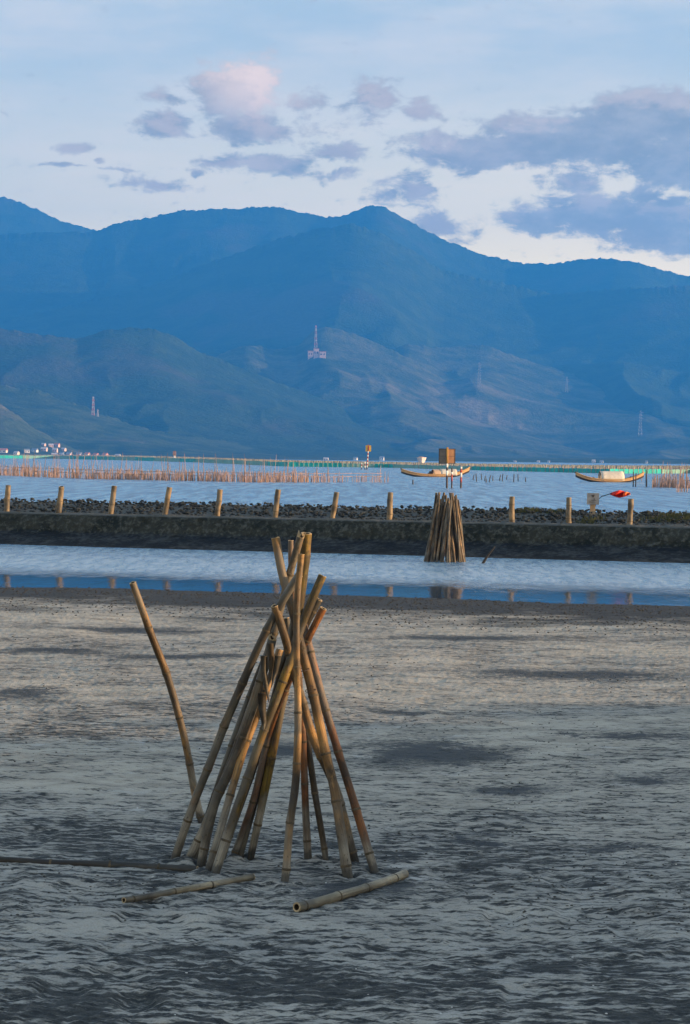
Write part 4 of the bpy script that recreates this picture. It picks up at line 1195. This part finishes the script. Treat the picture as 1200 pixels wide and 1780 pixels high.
# white boat seen from its bow
g = at(733, 806, WATER_Z); g = g * (900 / g.y); g.z = WATER_Z; k = pxm(900)
wb = thing('white_boat', 'small white boat seen bow on above the net fence left of the brown panel', 'boat', g)
zt = atd(733, 795, 900).z - WATER_Z
mb = MB(); secs = []
for (y, wt, wbm, z0) in [(-2.6, .2, .08, .3), (-1.6, 6, 2.2, .0), (0, 8.6, 3.6, -.1), (2.5, 8.0, 3.6, -.1)]:
    secs.append([Vector((-wt * k, y, zt)), Vector((-wbm * k, y, z0)), Vector((wbm * k, y, z0)), Vector((wt * k, y, zt))])
for a_, b_ in zip(secs, secs[1:]):
    for i in range(3): mb.face([a_[i], a_[i + 1], b_[i + 1], b_[i]])
mb.face(secs[-1]); mb.build('hull', WALLW, wb)
mb = MB(); mb.box((0, .8, zt + .12), (9 * k, 2.2, .25)); mb.build('cabin', CANVAS_O, wb)
for a_ in (1, ):
    mb = MB()
    for i in range(len(secs) - 1): mb.face([secs[i][0] + Vector((0, 0, -.05)), secs[i][3] + Vector((0, 0, -.05)), secs[i + 1][3] + Vector((0, 0, -.05)), secs[i + 1][0] + Vector((0, 0, -.05))])
    mb.build('deck', HULL, wb)

# ------------------------------------------------------------------ shore houses
WALLS = [worn('pink_wall', (0.62, 0.42, 0.36), (0.70, 0.50, 0.44), .3, .9), worn('cream_wall', (0.66, 0.56, 0.44), (0.74, 0.66, 0.54), .3, .9), worn('white_wall', (0.66, 0.64, 0.62), (0.76, 0.74, 0.72), .3, .9)]
ROOFS = [worn('grey_roof', (0.20, 0.22, 0.25), (0.28, 0.30, 0.33), .3, .8), worn('red_roof', (0.42, 0.17, 0.11), (0.50, 0.23, 0.16), .3, .85), worn('pale_roof', (0.50, 0.44, 0.42), (0.60, 0.52, 0.50), .3, .8)]
houses = [  # px, base py, width px, height px, wall, roof, rotation, label
    (5, 787, 18, 8, 1, 1, .1, 'long cream house with a red roof at the left edge of the shore'),
    (29, 790, 10, 6, 1, 2, .5, 'small cream house by the water second from the left edge'),
    (47, 787, 11, 7, 2, 0, -.3, 'pale grey house among trees, left of the shore village'),
    (61, 786, 11, 7, 2, 0, .3, 'pale house with grey roof right of the village trees'),
    (77, 784, 12, 7, 0, 2, .2, 'pink house halfway up the slope in the shore village'),
    (76, 775, 8, 5, 0, 2, .4, 'small pink house highest at the left of the village slope'),
    (89, 777, 10, 6, 0, 2, -.2, 'pink house second highest on the village slope'),
    (99, 776, 11, 6, 0, 1, .3, 'pink house with red roof highest on the village slope'),
    (96, 786, 10, 8, 0, 2, .2, 'tall pink house in the middle of the shore village'),
    (95, 793, 12, 6, 0, 2, .0, 'pink house at the waterline in the middle of the village'),
    (108, 792, 9, 7, 2, 0, .4, 'pale grey roofed house at the waterline right of the middle'),
    (111, 784, 9, 6, 0, 2, .5, 'pink house on the right flank of the village slope'),
    (121, 793, 11, 8, 0, 0, .6, 'first of the gabled waterside houses right of the village'),
    (138, 794, 11, 8, 0, 0, .6, 'second gabled waterside house from the village'),
    (152, 794, 11, 8, 1, 1, .6, 'third gabled waterside house from the village'),
    (167, 795, 11, 8, 0, 1, .6, 'fourth gabled waterside house from the village'),
    (183, 795, 11, 8, 0, 1, .6, 'fifth gabled waterside house from the village'),
    (205, 796, 10, 7, 1, 2, .3, 'cream house standing alone right of the gabled row'),
    (567, 800, 10, 5, 1, 2, .1, 'low cream house on the far shore left of the yellow marker'),
    (618, 799, 8, 5, 2, 0, .3, 'small white house on the far shore just left of the yellow marker'),
    (664, 799, 9, 6, 2, 0, .2, 'white house on the far shore right of the yellow marker'),
    (895, 805, 6, 4, 2, 0, .2, 'tiny white house on the far shore right of the left boat'),
    (936, 805, 6, 4, 2, 2, .2, 'tiny pale house on the far shore midway between the boats'),
    (954, 805, 5, 5, 2, 0, .2, 'tiny narrow white house on the far shore left of the right boat'),
    (1032, 807, 7, 7, 2, 2, .2, 'white house on the far shore above the right boat stern'),
    (1046, 806, 7, 6, 2, 0, .2, 'white house on the far shore above the right boat cover'),
    (1124, 806, 5, 6, 2, 0, .2, 'white house on the far shore right of the right boat')]
for (px, py, w, h, wi, ri, rot, lab) in houses:
    hit = hill_hit(px, py) if py < horizon_at(px) - 1.5 else None
    if hit is None or hit.y > 3300:
        hit = atd(px, py, 2690); hit.z = max(hit.z, -0.5)
    k = pxm(hit.y)
    W_, H_, D_ = w * k * .82, h * k * .55, w * k * .7
    root = thing('shore_house', lab, 'house', hit)
    root.rotation_euler = (0, 0, -rot)
    mb = MB(); mb.box((0, 0, (H_ - 6) / 2), (W_, D_, H_ + 6)); wl = mb.build('wall', WALLS[wi], root)
    mb = MB(); e = 1.08; rz = H_ + h * k * .42
    xa, ya = W_ / 2 * e, D_ / 2 * e
    mb.face([(-xa, -ya, H_), (xa, -ya, H_), (xa, 0, rz), (-xa, 0, rz)]); mb.face([(xa, ya, H_), (-xa, ya, H_), (-xa, 0, rz), (xa, 0, rz)])
    mb.face([(-xa, ya, H_), (-xa, -ya, H_), (-xa, 0, rz)]); mb.face([(xa, -ya, H_), (xa, ya, H_), (xa, 0, rz)]); mb.face([(-xa, -ya, H_ ), (-xa, ya, H_), (xa, ya, H_), (xa, -ya, H_)])
    mb.build('roof', ROOFS[ri], root)
    for sx_ in (-.26, .26):
        mb = MB(); mb.box((sx_ * W_, -D_ / 2 - .02, H_ * .55), (W_ * .2, .12, H_ * .4)); mb.build('window', DARKP, wl)

# ------------------------------------------------------------------ masts on the hills
MAST_R = worn('mast_red', (0.50, 0.20, 0.16), (0.58, 0.27, 0.22), .2, .8)
MAST_W = worn('mast_white', (0.50, 0.47, 0.46), (0.58, 0.55, 0.54), .2, .8)
STEEL = worn('galvanised_steel', (0.24, 0.25, 0.27), (0.34, 0.35, 0.37), .2, .6)
def mast(px, pyb, pyt, wb_, wt, label, cols_, arms=0):
    hit = hill_hit(px, pyb)
    if hit is None: hit = atd(px, pyb, 4000)
    k = pxm(hit.y); H_ = (pyb - pyt) * k
    root = thing('lattice_tower', label, 'tower', hit)
    hb, ht = wb_ * k / 2, wt * k / 2; thick = .28 * k
    nseg = 8
    for i in range(nseg):
        z0, z1 = H_ * i / nseg - (4 if i == 0 else 0), H_ * (i + 1) / nseg
        f = lambda z: hb + (ht - hb) * min(1, max(0, z / H_)) ** .8
        a_, b_ = f(z0), f(z1)
        mb = MB(); C4 = [(-1, -1), (1, -1), (1, 1), (-1, 1)]
        for q in range(4):
            c0, c1 = C4[q], C4[(q + 1) % 4]
            mb.tube([(c0[0] * a_, c0[1] * a_, z0), (c0[0] * b_, c0[1] * b_, z1)], thick, 4)
            mb.tube([(c0[0] * a_, c0[1] * a_, z0), (c1[0] * b_, c1[1] * b_, z1)], thick * .6, 4)
            mb.tube([(c0[0] * b_, c0[1] * b_, z1), (c1[0] * b_, c1[1] * b_, z1)], thick * .6, 4)
        mb.build('lattice_section', cols_[i % len(cols_)], root)
    for j in range(arms):
        z = H_ * (.68 + .12 * j); mb = MB()
        mb.tube([(-5.0 * k, 0, z), (0, 0, z + 1.4 * k), (5.0 * k, 0, z)], [thick * .5, thick, thick * .5], 4); mb.build('cross_arm', cols_[0], root)
    return hit, k
hit, k = mast(549, 606, 566, 5.0, 1.6, 'tall red and white lattice mast on the middle hill', (MAST_W, MAST_R))
for (px, py, w, h, lab) in [(540, 622, 9, 11, 'pink station building left of the hill mast'), (550, 622, 9, 15, 'taller pink station building right under the hill mast'), (561, 622, 11, 10, 'pink station building right of the hill mast')]:
    hh = hill_hit(px, py); k = pxm(hh.y)
    root = thing('station_building', lab, 'building', hh)
    mb = MB(); mb.box((0, 0, h * k / 2 - 4), (w * k, 8 * k, h * k + 8)); mb.build('wall', WALLS[0], root)
    mb = MB(); mb.box((0, 0, h * k + .8), (w * k * 1.1, 8.6 * k, 1.4)); mb.build('roof', ROOFS[1], root)
    for q in (-.25, .25):
        mb = MB(); mb.box((q * w * k, -4 * k - .1, h * k * .6), (w * k * .2, .3, h * k * .25)); mb.build('window', DARKP, root)
mast(162, 722, 690, 4.2, 2.0, 'small red and white lattice mast on the low left hill', (MAST_R, MAST_W))
mast(170, 724, 712, 2.2, 1.2, 'short pale mast just right of the low left hill mast', (MAST_W,))
mast(833, 674, 630, 6, 1.6, 'pale power pylon on the hill slope right of centre', (STEEL,), 3)
mast(985, 682, 655, 4.5, 1.4, 'faint power pylon on the hillside between the two bigger pylons', (STEEL,), 2)
mast(1113, 756, 714, 6, 1.6, 'pale power pylon low on the right-hand slope', (STEEL,), 3)

# ------------------------------------------------------------------ haze over the lagoon
HZ = bpy.data.materials.new('haze'); HZ.use_nodes = True
h = NT(HZ.node_tree); h.n.clear()
pv = h.add('ShaderNodeVolumePrincipled'); ho = h.add('ShaderNodeOutputMaterial')
pv.inputs['Color'].default_value = (0.036, 0.300, 0.90, 1)
pv.inputs['Density'].default_value = 0.00013
pv.inputs['Anisotropy'].default_value = 0.0
h.l.new(pv.outputs[0], ho.inputs['Volume'])
HZ.cycles.homogeneous_volume = True
mb = MB(); mb.box((0, 5000, 574), (6500, 11600, 1153)); mb.build('haze', HZ, None, kind='stuff')
